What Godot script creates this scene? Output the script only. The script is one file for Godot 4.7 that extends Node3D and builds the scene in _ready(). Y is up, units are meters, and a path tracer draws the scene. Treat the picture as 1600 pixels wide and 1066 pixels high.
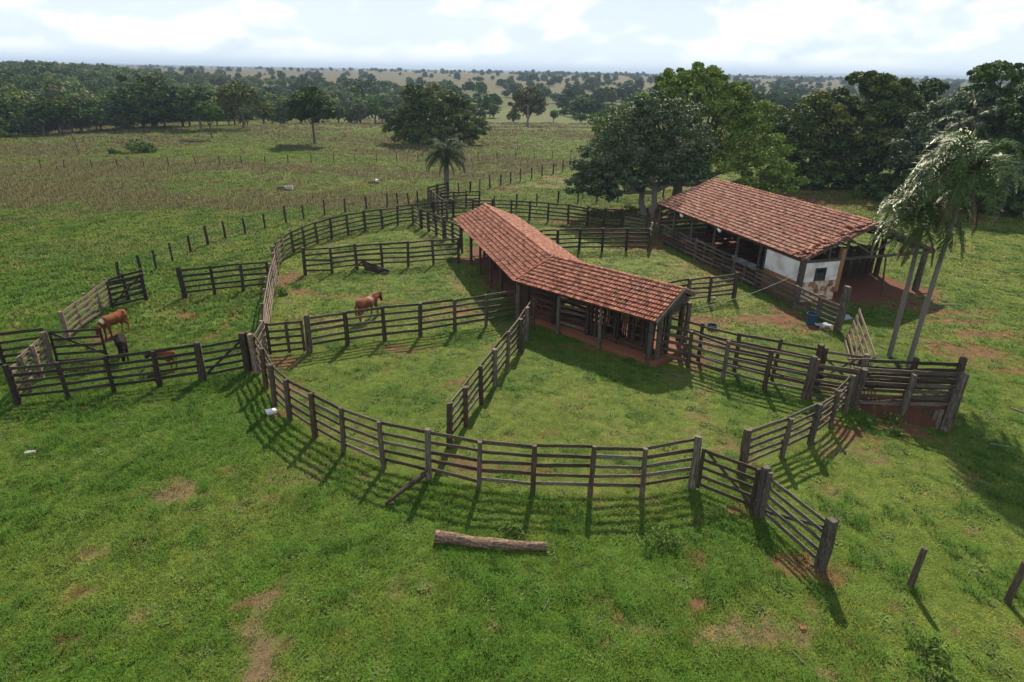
extends Node3D

# World: metres, y up, the camera looks towards -z. P(x, d) is the point x to the right and d ahead, on the ground.

var rng := RandomNumberGenerator.new()
var na := FastNoiseLite.new()
var nb := FastNoiseLite.new()
var nc := FastNoiseLite.new()
var taken := {}
var M := {}
var planks: Array = []
var posts: Array = []
var corral := PackedVector2Array()
var spots: Array = []
var spot_grid := {}


# ---------------------------------------------------------------- mesh helper
class MB:
	var v := PackedVector3Array()
	var n := PackedVector3Array()
	var t := PackedVector2Array()
	var c := PackedColorArray()
	var ix := PackedInt32Array()
	var col := Color.WHITE

	func vert(p: Vector3, nn: Vector3, uv := Vector2.ZERO) -> int:
		v.append(p)
		n.append(nn)
		t.append(uv)
		c.append(col)
		return v.size() - 1

	func tri(a: Vector3, b: Vector3, d: Vector3, out: Vector3, ua := Vector2.ZERO, ub := Vector2.ZERO, ud := Vector2.ZERO) -> void:
		var nn := (d - a).cross(b - a)
		if nn.length_squared() < 1e-14:
			return
		if nn.dot(out) < 0.0:
			var s := b
			b = d
			d = s
			var su := ub
			ub = ud
			ud = su
			nn = -nn
		nn = nn.normalized()
		var i := vert(a, nn, ua)
		vert(b, nn, ub)
		vert(d, nn, ud)
		ix.append(i)
		ix.append(i + 1)
		ix.append(i + 2)

	func quad(a: Vector3, b: Vector3, d: Vector3, e: Vector3, out: Vector3, w := 1.0, h := 1.0) -> void:
		tri(a, b, d, out, Vector2(0, 0), Vector2(w, 0), Vector2(w, h))
		tri(a, d, e, out, Vector2(0, 0), Vector2(w, h), Vector2(0, h))

	func box(x: Transform3D, s: Vector3) -> void:
		var h := s * 0.5
		for ax in 3:
			var a1 := (ax + 1) % 3
			var a2 := (ax + 2) % 3
			for sg: float in [-1.0, 1.0]:
				var pts := []
				for k: Vector2 in [Vector2(-1, -1), Vector2(1, -1), Vector2(1, 1), Vector2(-1, 1)]:
					var p := Vector3.ZERO
					p[ax] = sg * h[ax]
					p[a1] = k.x * h[a1]
					p[a2] = k.y * h[a2]
					pts.append(x * p)
				var o := Vector3.ZERO
				o[ax] = sg
				quad(pts[0], pts[1], pts[2], pts[3], x.basis * o, s[a1], s[a2])

	# a tube through points with a radius at each
	func tube(p: Array, r: Array, sides := 7, cap := true, lump := 0.0, sd := 0) -> void:
		var last := -1
		var up := Vector3(0.31, 0.2, 0.93)
		var len := 0.0
		for i in p.size():
			var dir: Vector3 = (p[mini(i + 1, p.size() - 1)] - p[maxi(i - 1, 0)]).normalized()
			var s := dir.cross(up).normalized()
			var q := s.cross(dir).normalized()
			if i:
				len += (p[i] as Vector3).distance_to(p[i - 1])
			var first := v.size()
			for k in sides + 1:
				var a := TAU * k / sides
				var o := s * cos(a) + q * sin(a)
				var rr: float = r[i] * (1.0 + lump * sin(k % sides * 2.7 + i * 1.9 + sd))
				vert(p[i] + o * rr, o, Vector2(len, float(k) / sides))
			if last >= 0:
				for k in sides:
					var a0 := last + k
					var b0 := first + k
					# clockwise from outside
					ix.append_array(PackedInt32Array([a0, b0, a0 + 1, a0 + 1, b0, b0 + 1]))
			if cap and (i == 0 or i == p.size() - 1):
				var od := -dir if i == 0 else dir
				var ce := vert(p[i] + od * r[i] * 0.12, od, Vector2(len, 0.5))
				var fs := v.size()
				for k in sides + 1:
					vert(v[first + k], od, Vector2(len, float(k) / sides))
				for k in sides:
					if i == 0:
						ix.append_array(PackedInt32Array([ce, fs + k, fs + k + 1]))
					else:
						ix.append_array(PackedInt32Array([ce, fs + k + 1, fs + k]))
			last = first

	func mesh() -> ArrayMesh:
		for i in range(0, ix.size(), 3):
			var p := ix[i]
			var q := ix[i + 1]
			var r := ix[i + 2]
			if (v[r] - v[p]).cross(v[q] - v[p]).dot(n[p] + n[q] + n[r]) < 0.0:
				ix[i + 1] = r
				ix[i + 2] = q
		var a := []
		a.resize(Mesh.ARRAY_MAX)
		a[Mesh.ARRAY_VERTEX] = v
		a[Mesh.ARRAY_NORMAL] = n
		a[Mesh.ARRAY_TEX_UV] = t
		a[Mesh.ARRAY_COLOR] = c
		a[Mesh.ARRAY_INDEX] = ix
		var m := ArrayMesh.new()
		m.add_surface_from_arrays(Mesh.PRIMITIVE_TRIANGLES, a)
		return m


# ---------------------------------------------------------------- naming helpers
func numbered(called: String) -> String:
	var k: int = taken.get(called, 0)
	taken[called] = k + 1
	return called if k == 0 else "%s_%03d" % [called, k]


func tag(o: Node3D, label: String, category: String, group := "", kind := "") -> void:
	o.set_meta("label", label)
	if category:
		o.set_meta("category", category)
	if group:
		o.set_meta("group", group)
	if kind:
		o.set_meta("kind", kind)


func thing(called: String, label: String, category: String, at := Vector3.ZERO, turn := 0.0, group := "") -> Node3D:
	var o := Node3D.new()
	o.name = numbered(called)
	add_child(o)
	o.position = at
	o.rotation.y = turn
	tag(o, label, category, group)
	return o


func part(parent: Node3D, called: String, m: Mesh, mat: Material, x := Transform3D.IDENTITY) -> MeshInstance3D:
	var o := MeshInstance3D.new()
	o.mesh = m
	o.material_override = mat
	o.name = called
	var k := 1
	while parent.has_node(NodePath(o.name)):
		k = parent.get_meta("_n_" + called, 0) + 1
		parent.set_meta("_n_" + called, k)
		o.name = "%s_%03d" % [called, k]
	parent.add_child(o)
	o.transform = x
	return o


func single(called: String, label: String, category: String, m: Mesh, mat: Material, x := Transform3D.IDENTITY, group := "", kind := "") -> MeshInstance3D:
	var o := MeshInstance3D.new()
	o.mesh = m
	o.material_override = mat
	o.name = numbered(called)
	add_child(o)
	o.transform = x
	tag(o, label, category, group, kind)
	return o


func P(x: float, d: float, h := 0.0) -> Vector3:
	return Vector3(x, ground_h(x, d) + h, -d)


func rr(a: float, b: float) -> float:
	return rng.randf_range(a, b)


# ---------------------------------------------------------------- terrain
func ground_h(x: float, d: float) -> float:
	var h := 0.0
	var far := absf(d) + absf(x) * 0.3
	if far > 70.0:
		var a := x / maxf(absf(d), 1.0)
		h += 11.0 * smoothstep(260.0, 1400.0, d) - 2.2 * smoothstep(140.0, 215.0, d) * (1.0 - smoothstep(260.0, 420.0, d))
		h += 7.0 * smoothstep(-0.36, -0.74, a) * smoothstep(140.0, 330.0, d) * (1.0 - smoothstep(420.0, 900.0, d))
		h += na.get_noise_2d(x * 0.08, d * 0.08) * smoothstep(120.0, 700.0, far) * 3.0
		h += na.get_noise_2d(x * 0.5, d * 0.5) * 0.5 * smoothstep(70.0, 140.0, far)
		if d > 2200.0:
			var ridge := 0.5 + 0.5 * nb.get_noise_2d(x * 0.004 + 40.0, d * 0.002)
			h += smoothstep(2500.0, 4200.0, d) * 12.0
			h += smoothstep(5200.0, 8200.0, d) * ridge * (30.0 + 55.0 * smoothstep(0.15, 0.55, a))
	h += nc.get_noise_2d(x * 1.3, d * 1.3) * 0.05
	return h


# 1 where the pasture is left to weeds, beyond the wire fences
func weed_zone(x: float, d: float) -> float:
	var b := 41.0 if x < -23.5 else (41.0 + (x + 23.5) * 1.75 if x < -9.5 else maxf(66.0, 66.0 + (x + 9.5) * 1.5))
	b = minf(b, 97.0 + maxf(x - 8.0, 0.0) * 0.4)
	return smoothstep(-4.0, 5.0, d - b + na.get_noise_2d(x * 2.0, d * 2.0) * 9.0)


# alpha is how bare the soil is
func ground_c(x: float, d: float) -> Color:
	var lush := Color(0.070, 0.142, 0.015)
	var light := Color(0.145, 0.188, 0.034)
	var dry := Color(0.205, 0.135, 0.078)
	var soil := Color(0.215, 0.088, 0.052)
	var n1 := na.get_noise_2d(x * 1.2, d * 1.2)
	var n2 := nb.get_noise_2d(x * 1.5, d * 1.5)
	var n3 := nc.get_noise_2d(x * 3.0, d * 3.0)
	var n4 := nc.get_noise_2d(x * 11.0 + 7.0, d * 11.0)
	var bare := 0.0
	var c: Color
	if d > 300.0:
		c = Color(0.088, 0.112, 0.030).lerp(Color(0.112, 0.096, 0.042), clampf(smoothstep(330.0, 700.0, d) + n1 * 0.7, 0.0, 1.0))
		if d > 2400.0:
			c = c.lerp(Color(0.035, 0.055, 0.025), smoothstep(2400.0, 3000.0, d) * clampf(0.75 + n2, 0.0, 1.0))
		return c
	var inside := d < 62.0 and absf(x) < 20.0 and Geometry2D.is_point_in_polygon(Vector2(x, d), corral)
	var t := 0.26 + n1 * 0.5 + n2 * 0.45
	if inside:
		t += 0.42
	elif x > 8.0 and d < 60.0:
		t += 0.42
	t += 0.3 * smoothstep(28.0, 60.0, d)
	c = lush.lerp(light, clampf(t, 0.0, 1.0))
	# tall dry weeds over the far pasture, in bands
	var weed := smoothstep(38.0, 55.0, d) * (1.0 - smoothstep(240.0, 300.0, d))
	weed *= weed_zone(x, d)
	if weed > 0.0 and not inside:
		var band := na.get_noise_2d(x * 0.5 + 90.0, d * 0.9) + 0.6 * n2 + 0.25
		c = c.lerp(Color(0.140, 0.122, 0.064), weed * clampf(band * 1.1 + 0.22, 0.0, 0.8))
	var dd := n2 * 0.9 + n3 * 0.55 - (0.30 if inside else 0.47)
	if dd > 0.0:
		c = c.lerp(dry, clampf(dd * 1.8, 0.0, 0.6))
		bare = clampf(dd * 1.2, 0.0, 0.4)
	for s: Array in spot_grid.get(Vector2i(floori(x / 4.0), floori(d / 4.0)), []):
		var dx: float = (x - s[0]) / s[2]
		var dz: float = (d - s[1]) / s[3]
		if absf(dx) > 2.0 or absf(dz) > 2.0:
			continue
		var q := 1.0 - sqrt(dx * dx + dz * dz) + n3 * 0.8 + n2 * 0.5 + n4 * 0.55
		if q > 0.0:
			var k := clampf(q * 1.7, 0.0, 1.0) * float(s[4])
			c = c.lerp(soil if s[5] == 0 else dry, k)
			bare = maxf(bare, k)
	c.a = bare
	return c


func axis(lo: float, hi: float, step: float, far: float, grow: float) -> PackedFloat32Array:
	var out := PackedFloat32Array()
	var left := []
	var p := lo
	var s := step
	while p > -far:
		s *= grow
		p -= s
		left.append(p)
	left.reverse()
	for q: float in left:
		out.append(q)
	var n := int((hi - lo) / step)
	for i in n + 1:
		out.append(lo + i * step)
	p = lo + n * step
	s = step
	while p < far:
		s *= grow
		p += s
		out.append(p)
	return out


func build_ground() -> void:
	var xs := axis(-30.0, 28.0, 0.3, 11000.0, 1.055)
	var ds := axis(7.0, 66.0, 0.3, 11000.0, 1.05)
	var v := PackedVector3Array()
	var c := PackedColorArray()
	var ix := PackedInt32Array()
	var w := xs.size()
	for j in ds.size():
		for i in w:
			v.append(Vector3(xs[i], ground_h(xs[i], ds[j]), -ds[j]))
			var k := ground_c(xs[i], ds[j])
			k.a = 1.0
			c.append(k)
	var n := PackedVector3Array()
	n.resize(v.size())
	for j in ds.size():
		for i in w:
			var a := v[j * w + maxi(i - 1, 0)]
			var b := v[j * w + mini(i + 1, w - 1)]
			var e := v[maxi(j - 1, 0) * w + i]
			var f := v[mini(j + 1, ds.size() - 1) * w + i]
			n[j * w + i] = (b - a).cross(f - e).normalized()
			if j and i:
				var q := j * w + i
				ix.append_array(PackedInt32Array([q - w - 1, q - 1, q, q - w - 1, q, q - w]))
	var arr := []
	arr.resize(Mesh.ARRAY_MAX)
	arr[Mesh.ARRAY_VERTEX] = v
	arr[Mesh.ARRAY_NORMAL] = n
	arr[Mesh.ARRAY_COLOR] = c
	arr[Mesh.ARRAY_INDEX] = ix
	var m := ArrayMesh.new()
	m.add_surface_from_arrays(Mesh.PRIMITIVE_TRIANGLES, arr)
	single("ground", "green pasture with worn red earth running out to the horizon", "ground", m, M.ground, Transform3D.IDENTITY, "", "structure")


# ---------------------------------------------------------------- textures and materials
func noise_tex(freq: float, octaves: int, ramp: Array, sd: int, size := 512, normal := 0.0) -> NoiseTexture2D:
	var f := FastNoiseLite.new()
	f.seed = sd
	f.frequency = freq
	f.fractal_octaves = octaves
	f.noise_type = FastNoiseLite.TYPE_SIMPLEX_SMOOTH
	var t := NoiseTexture2D.new()
	t.width = size
	t.height = size
	t.seamless = true
	t.noise = f
	if normal > 0.0:
		t.as_normal_map = true
		t.bump_strength = normal
	else:
		var g := Gradient.new()
		g.offsets = PackedFloat32Array([0.0, 0.5, 1.0]) if ramp.size() == 3 else PackedFloat32Array([0.0, 1.0])
		g.colors = PackedColorArray(ramp)
		t.color_ramp = g
	return t


func wood_image() -> ImageTexture:
	var w := 256
	var im := Image.create(w, w, false, Image.FORMAT_RGB8)
	var f := FastNoiseLite.new()
	f.seed = 5
	f.frequency = 1.0
	f.fractal_octaves = 3
	for y in w:
		for x in w:
			var a := TAU * x / w
			var s := f.get_noise_3d(cos(a) * 0.5, sin(a) * 0.5, y * 0.16) * 0.5
			s += f.get_noise_3d(cos(a) * 1.6 + 9.0, sin(a) * 1.6, y * 0.05) * 0.45
			var crack := clampf((f.get_noise_3d(cos(a) * 0.35 + 30.0, sin(a) * 0.35, y * 0.11) - 0.28) * 5.0, 0.0, 1.0)
			var g := clampf(0.72 + s * 0.55 - crack * 0.45, 0.08, 1.0)
			im.set_pixel(x, y, Color(g, g * 0.985, g * 0.96))
	return ImageTexture.create_from_image(im)


func std(c: Color, rough := 0.9, tex: Texture2D = null) -> StandardMaterial3D:
	var m := StandardMaterial3D.new()
	c.a = 1.0
	m.albedo_color = c.linear_to_srgb()
	m.roughness = rough
	m.metallic_specular = 0.3
	m.albedo_texture = tex
	return m


func tri_std(c: Color, tex: Texture2D, scale: float, rough := 0.95, world := true) -> StandardMaterial3D:
	var m := std(c, rough, tex)
	m.uv1_triplanar = true
	m.uv1_world_triplanar = world
	m.uv1_scale = Vector3.ONE * scale
	return m


func leaf_mat(gloss: float, back: float) -> StandardMaterial3D:
	var m := StandardMaterial3D.new()
	m.albedo_color = Color.WHITE
	m.vertex_color_use_as_albedo = true
	m.roughness = gloss
	m.metallic_specular = 0.22
	m.cull_mode = BaseMaterial3D.CULL_DISABLED
	if back > 0.0:
		m.backlight_enabled = true
		m.backlight = Color(0.34 * back, 0.42 * back, 0.08 * back)
	return m


func build_materials() -> void:
	var grain := noise_tex(0.03, 5, [Color(0.62, 0.62, 0.62), Color(0.9, 0.9, 0.88), Color(1, 1, 1)], 3)
	var fine := noise_tex(0.09, 4, [Color(0.45, 0.45, 0.45), Color(0.85, 0.85, 0.84), Color(1, 1, 1)], 8)
	M.ground = tri_std(Color(1, 1, 1), fine, 0.8)
	M.ground.vertex_color_use_as_albedo = true
	M.ground.normal_enabled = true
	M.ground.normal_texture = noise_tex(0.05, 4, [], 12, 512, 6.0)
	M.ground.normal_scale = 1.0
	var wt := wood_image()
	M.wood = []
	for c: Color in [Color(0.100, 0.076, 0.054), Color(0.132, 0.104, 0.078), Color(0.082, 0.060, 0.042), Color(0.170, 0.142, 0.112), Color(0.118, 0.082, 0.054), Color(0.210, 0.182, 0.150)]:
		var m := std(c * 1.35, 0.65, wt)
		m.heightmap_enabled = true
		m.heightmap_texture = wt
		m.heightmap_scale = 0.8
		m.uv1_scale = Vector3(0.5, 1, 1)
		M.wood.append(m)
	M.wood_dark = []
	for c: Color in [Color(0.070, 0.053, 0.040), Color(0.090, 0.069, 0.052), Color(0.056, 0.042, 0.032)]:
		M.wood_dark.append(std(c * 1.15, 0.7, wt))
	M.wood_red = [std(Color(0.16, 0.085, 0.055), 0.9, wt), std(Color(0.13, 0.085, 0.06), 0.9, wt)]
	M.wood_grey = [std(Color(0.205, 0.180, 0.150), 0.75, wt), std(Color(0.155, 0.134, 0.112), 0.75, wt)]
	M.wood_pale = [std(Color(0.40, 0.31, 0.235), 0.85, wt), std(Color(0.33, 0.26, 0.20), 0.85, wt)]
	M.log = std(Color(0.36, 0.245, 0.180), 0.9, wt)
	M.log.heightmap_enabled = true
	M.log.heightmap_texture = wt
	M.log.heightmap_scale = 2.0
	M.tile = []
	var lichen := noise_tex(0.02, 5, [Color(0.30, 0.27, 0.25), Color(0.92, 0.90, 0.88), Color(1, 1, 1)], 21)
	var lg := Gradient.new()
	lg.offsets = PackedFloat32Array([0.0, 0.30, 0.46, 0.62, 1.0])
	lg.colors = PackedColorArray([Color(0.34, 0.33, 0.33), Color(0.50, 0.47, 0.45), Color(0.86, 0.84, 0.82), Color(0.97, 0.96, 0.95), Color(1, 1, 1)])
	lichen.color_ramp = lg
	for c: Color in [Color(0.41, 0.155, 0.098), Color(0.35, 0.128, 0.080), Color(0.47, 0.205, 0.138), Color(0.26, 0.096, 0.064), Color(0.43, 0.190, 0.130)]:
		M.tile.append(tri_std(c, lichen, 0.35, 0.85))
	M.tiles = tri_std(Color(1, 1, 1), lichen, 0.30, 0.85)
	M.tiles.vertex_color_use_as_albedo = true
	M.tile_under = tri_std(Color(0.17, 0.065, 0.042), fine, 1.0)
	M.soil = tri_std(Color(0.180, 0.072, 0.044), fine, 0.7)
	M.bank = tri_std(Color(0.115, 0.050, 0.032), fine, 1.6)
	M.clay = tri_std(Color(0.26, 0.105, 0.062), grain, 0.8)
	M.stone = tri_std(Color(0.55, 0.50, 0.46), grain, 1.2)
	M.leaf = leaf_mat(0.7, 0.9)
	M.leaf_dark = leaf_mat(0.8, 1.0)
	M.leaf_gloss = leaf_mat(0.6, 0.8)
	M.frond = leaf_mat(0.42, 0.9)
	M.grass = leaf_mat(0.7, 0.9)
	M.grass.metallic_specular = 0.18
	M.weed = leaf_mat(0.8, 0.15)
	M.bark = tri_std(Color(0.14, 0.115, 0.095), grain, 2.0)
	M.bark_pale = tri_std(Color(0.27, 0.245, 0.22), grain, 1.5)
	M.bark_palm = tri_std(Color(0.22, 0.20, 0.18), fine, 1.5)
	M.coat = StandardMaterial3D.new()
	M.coat.vertex_color_use_as_albedo = true
	M.coat.roughness = 0.7
	M.coat.metallic_specular = 0.15
	M.wire = std(Color(0.16, 0.15, 0.14), 0.5)
	M.blue = std(Color(0.022, 0.060, 0.100), 0.5)
	M.white = std(Color(0.75, 0.74, 0.72), 0.5)
	M.sheet = tri_std(Color(0.42, 0.44, 0.47), grain, 1.0, 0.6)
	M.tarp = tri_std(Color(0.15, 0.16, 0.18), fine, 1.0, 0.6)
	M.limewash = tri_std(Color(0.72, 0.69, 0.66), noise_tex(0.006, 4, [Color(0.80, 0.77, 0.74), Color(0.97, 0.97, 0.97), Color(1, 1, 1)], 31), 0.3)
	M.plinth = tri_std(Color(0.80, 0.80, 0.80), plaster(), 0.30)
	M.mud = tri_std(Color(0.36, 0.18, 0.10), grain, 0.8)
	M.shutter = std(Color(0.085, 0.10, 0.088), 0.8, wt)
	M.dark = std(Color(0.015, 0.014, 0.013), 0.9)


# peeling limewash over red-brown render
func plaster() -> NoiseTexture2D:
	var t := noise_tex(0.012, 6, [Color(1, 1, 1), Color(1, 1, 1)], 44)
	var g := Gradient.new()
	g.offsets = PackedFloat32Array([0.0, 0.40, 0.45, 0.62, 1.0])
	g.colors = PackedColorArray([Color(0.50, 0.32, 0.24), Color(0.56, 0.37, 0.28), Color(0.80, 0.72, 0.62), Color(0.86, 0.80, 0.72), Color(0.72, 0.52, 0.36)])
	t.color_ramp = g
	return t


# ---------------------------------------------------------------- sky
func build_sky(sun: Vector3) -> PanoramaSkyMaterial:
	var w := 2048
	var h := 1024
	var data := PackedFloat32Array()
	data.resize(w * h * 3)
	var cu := FastNoiseLite.new()
	cu.seed = 77
	cu.frequency = 1.0
	cu.fractal_octaves = 6
	cu.fractal_gain = 0.55
	var veil := FastNoiseLite.new()
	veil.seed = 19
	veil.frequency = 1.0
	veil.fractal_octaves = 3
	var at := 0
	for j in h:
		var el := (0.5 - (j + 0.5) / h) * PI
		var sy := sin(el)
		var cy := cos(el)
		for i in w:
			if el < -0.03:
				data[at] = 0.16
				data[at + 1] = 0.19
				data[at + 2] = 0.14
				at += 3
				continue
			var az := ((i + 0.5) / w - 0.5) * TAU
			var dir := Vector3(sin(az) * cy, sy, -cos(az) * cy)
			var e := clampf(sy, 0.0, 1.0)
			# clear air
			var r := lerpf(0.90, 0.10, pow(e, 0.5))
			var g := lerpf(0.98, 0.20, pow(e, 0.5))
			var b := lerpf(1.02, 0.40, pow(e, 0.55))
			# thin bright veil, brighter towards the sun
			var cs := clampf(dir.dot(sun), 0.0, 1.0)
			var glow := pow(cs, 4.0) * 0.55 + pow(cs, 14.0) * 0.45 + pow(cs, 60.0) * 0.8
			var vn := clampf(0.50 + veil.get_noise_3d(dir.x * 1.4, dir.y * 5.0, dir.z * 1.4) * 1.1, 0.0, 1.0)
			var va := clampf(vn * (0.20 + glow * 1.4), 0.0, 0.95)
			var vb := 0.92 + glow * 0.5
			r = lerpf(r, vb * 0.99, va)
			g = lerpf(g, vb * 0.99, va)
			b = lerpf(b, vb * 1.02, va)
			# cumulus towards the horizon
			var n := cu.get_noise_3d(dir.x * 5.5, dir.y * 15.0, dir.z * 5.5)
			var body := clampf((n + 0.20 - e * 1.0) * 3.2, 0.0, 1.0) * smoothstep(-0.01, 0.02, sy)
			if body > 0.0:
				var lit := cu.get_noise_3d(dir.x * 5.5 + 0.10, dir.y * 15.0 + 0.42, dir.z * 5.5)
				var s := clampf(0.55 + (n - lit) * 2.2, 0.0, 1.0)
				var k := lerpf(0.78, 1.12, s)
				body *= 0.8
				r = lerpf(r, lerpf(k * 0.88, k, s), body)
				g = lerpf(g, lerpf(k * 0.98, k, s), body)
				b = lerpf(b, lerpf(k * 1.08, k, s), body)
			# the last few degrees are milky
			var milk := 1.0 - smoothstep(0.0, 0.035, sy)
			r = lerpf(r, 0.93, milk * 0.8)
			g = lerpf(g, 0.98, milk * 0.8)
			b = lerpf(b, 1.02, milk * 0.8)
			var lowb := 1.0 + 0.13 * (1.0 - smoothstep(0.0, 0.30, sy))
			data[at] = r * lowb
			data[at + 1] = g * lowb
			data[at + 2] = b * (lowb - 0.02)
			at += 3
	var im := Image.create_from_data(w, h, false, Image.FORMAT_RGBF, data.to_byte_array())
	var m := PanoramaSkyMaterial.new()
	m.panorama = ImageTexture.create_from_image(im)
	return m


# ---------------------------------------------------------------- timber
func build_timber() -> void:
	for k in 6:
		var b := MB.new()
		var ring := []
		for i in 6:
			var x := i / 5.0
			var oy := rr(-0.10, 0.10)
			var oz := rr(-0.12, 0.12)
			var hy := 0.5 * rr(0.86, 1.08)
			ring.append([Vector3(x, oy - hy, oz - 0.5), Vector3(x, oy + hy, oz - 0.5 + rr(-0.1, 0.1)), Vector3(x, oy + hy * rr(0.9, 1.05), oz + 0.5), Vector3(x, oy - hy, oz + 0.5)])
		var outs := [Vector3(0, 0, -1), Vector3(0, 1, 0), Vector3(0, 0, 1), Vector3(0, -1, 0)]
		for i in 5:
			for s in 4:
				var a: Vector3 = ring[i][s]
				var e: Vector3 = ring[i][(s + 1) % 4]
				var f: Vector3 = ring[i + 1][(s + 1) % 4]
				var g: Vector3 = ring[i + 1][s]
				var u := i * 0.4
				var v0 := s * 0.25
				b.tri(a, g, f, outs[s], Vector2(u, v0), Vector2(u + 0.4, v0), Vector2(u + 0.4, v0 + 0.25))
				b.tri(a, f, e, outs[s], Vector2(u, v0), Vector2(u + 0.4, v0 + 0.25), Vector2(u, v0 + 0.25))
		b.quad(ring[0][0], ring[0][1], ring[0][2], ring[0][3], Vector3.LEFT, 0.1, 0.1)
		b.quad(ring[5][0], ring[5][1], ring[5][2], ring[5][3], Vector3.RIGHT, 0.1, 0.1)
		planks.append(b.mesh())
	for k in 6:
		var b := MB.new()
		var p := []
		var r := []
		var ox := rr(-0.2, 0.2)
		for i in 5:
			var y := i / 4.0
			p.append(Vector3(ox * sin(y * 2.4) + rr(-0.06, 0.06), y * (1.0 if i < 4 else 1.0), rr(-0.1, 0.1)))
			r.append(rr(0.92, 1.06) * (1.06 - 0.12 * y))
		# x and z are in radii, y in heights: a flattened tube
		var q := MB.new()
		var sides := 8
		for i in 5:
			for s in sides + 1:
				var a := TAU * (s % sides) / sides
				var sq := 1.0 / maxf(absf(cos(a)), absf(sin(a)))
				var rad: float = r[i] * lerpf(1.0, sq, 0.35 if k % 2 == 0 else 0.75) * (1.0 + 0.06 * sin(s % sides * 3.1 + k))
				q.vert(p[i] + Vector3(cos(a) * rad, 0, sin(a) * rad), Vector3(cos(a), 0, sin(a)), Vector2(y_uv(i), float(s) / sides))
		for i in 4:
			for s in sides:
				var a0 := i * (sides + 1) + s
				var b0 := a0 + sides + 1
				q.ix.append_array(PackedInt32Array([a0, a0 + 1, b0, a0 + 1, b0 + 1, b0]))
		var top := 4 * (sides + 1)
		var ce := q.vert(p[4] + Vector3(rr(-0.2, 0.2), 0.012, 0), Vector3.UP, Vector2(0.3, 0.5))
		var fs := q.v.size()
		for s in sides + 1:
			q.vert(q.v[top + s] + Vector3(0, rr(-0.012, 0.012) if s % sides else 0.0, 0), Vector3.UP, Vector2(0.3 + 0.02 * s, 0.4))
		for s in sides:
			q.ix.append_array(PackedInt32Array([ce, fs + s + 1, fs + s]))
		posts.append(fix_winding(q))


func y_uv(i: int) -> float:
	return i * 0.25


# turns every face so that it is clockwise seen from the side its normals point to
func fix_winding(b: MB) -> ArrayMesh:
	return b.mesh()


func pick(list: Array) -> Variant:
	return list[rng.randi() % list.size()]


# a plank from a to b (in the parent's space) with its broad face along "up"
func plank(parent: Node3D, called: String, a: Vector3, b: Vector3, hgt: float, thick: float, mat: Material, up := Vector3.UP) -> MeshInstance3D:
	var x := b - a
	var z := x.cross(up).normalized()
	var y := z.cross(x).normalized()
	return part(parent, called, pick(planks), mat, Transform3D(Basis(x, y * hgt, z * thick), a))


func post(parent: Node3D, called: String, foot: Vector3, head: Vector3, r: float, mat: Material) -> MeshInstance3D:
	var y := head - foot
	var tw := rr(0, TAU)
	var s := Vector3(cos(tw), 0, sin(tw))
	s = (s - y.normalized() * s.dot(y.normalized())).normalized()
	var z := s.cross(y.normalized()).normalized()
	return part(parent, called, pick(posts), mat, Transform3D(Basis(s * r, y, z * r), foot))


# a plank fence through the points pts (x, d); side is where the rails are nailed (+1: right of the way the points run)
func fence(called: String, label: String, group: String, pts: Array, o := {}) -> Node3D:
	var base := P(pts[0].x, pts[0].y)
	var t := thing(called, label, "fence", base, 0.0, group)
	var h: float = o.get("h", 1.78)
	var rails: int = o.get("rails", 5)
	var r: float = o.get("r", 0.085)
	var side: float = o.get("side", 1.0)
	var mats: Array = o.get("mats", M.wood)
	var skip: Array = o.get("skip", [])
	var big: Dictionary = o.get("big", {})
	var low: float = o.get("low", 0.34)
	var foot := []
	var lean := []
	for i in pts.size():
		foot.append(P(pts[i].x, pts[i].y) - base)
		lean.append(Vector3(rr(-0.035, 0.035), 0, rr(-0.035, 0.035)) * h)
		if i in skip:
			continue
		var k: float = big.get(i, 1.0)
		post(t, "post", foot[i] - Vector3(0, 0.1, 0), foot[i] + lean[i] + Vector3(0, h + (0.12 if k > 1.2 else rr(-0.03, 0.06)), 0), r * k * rr(0.9, 1.12), pick(mats))
	for i in pts.size() - 1:
		if i in o.get("gap", []):
			continue
		var along: Vector3 = (foot[i + 1] - foot[i]).normalized()
		var nrm := along.cross(Vector3.UP).normalized() * side
		for k in rails:
			var y := lerpf(low, h - 0.09, float(k) / (rails - 1))
			var a: Vector3 = foot[i] + lean[i] * (y / h) + nrm * (r + 0.015) - along * 0.05
			var b: Vector3 = foot[i + 1] + lean[i + 1] * (y / h) + nrm * (r + 0.015) + along * 0.05
			var off := 0.012 if i % 2 else -0.012
			var da := rr(-0.035, 0.035)
			var db := rr(-0.035, 0.035)
			if rng.randf() < 0.05:
				db -= rr(0.06, 0.2)
			plank(t, "rail", a + Vector3(0, y + da, 0) + nrm * off, b + Vector3(0, y + db, 0) + nrm * off, rr(0.105, 0.15), 0.036, pick(mats))
	return t


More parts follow.
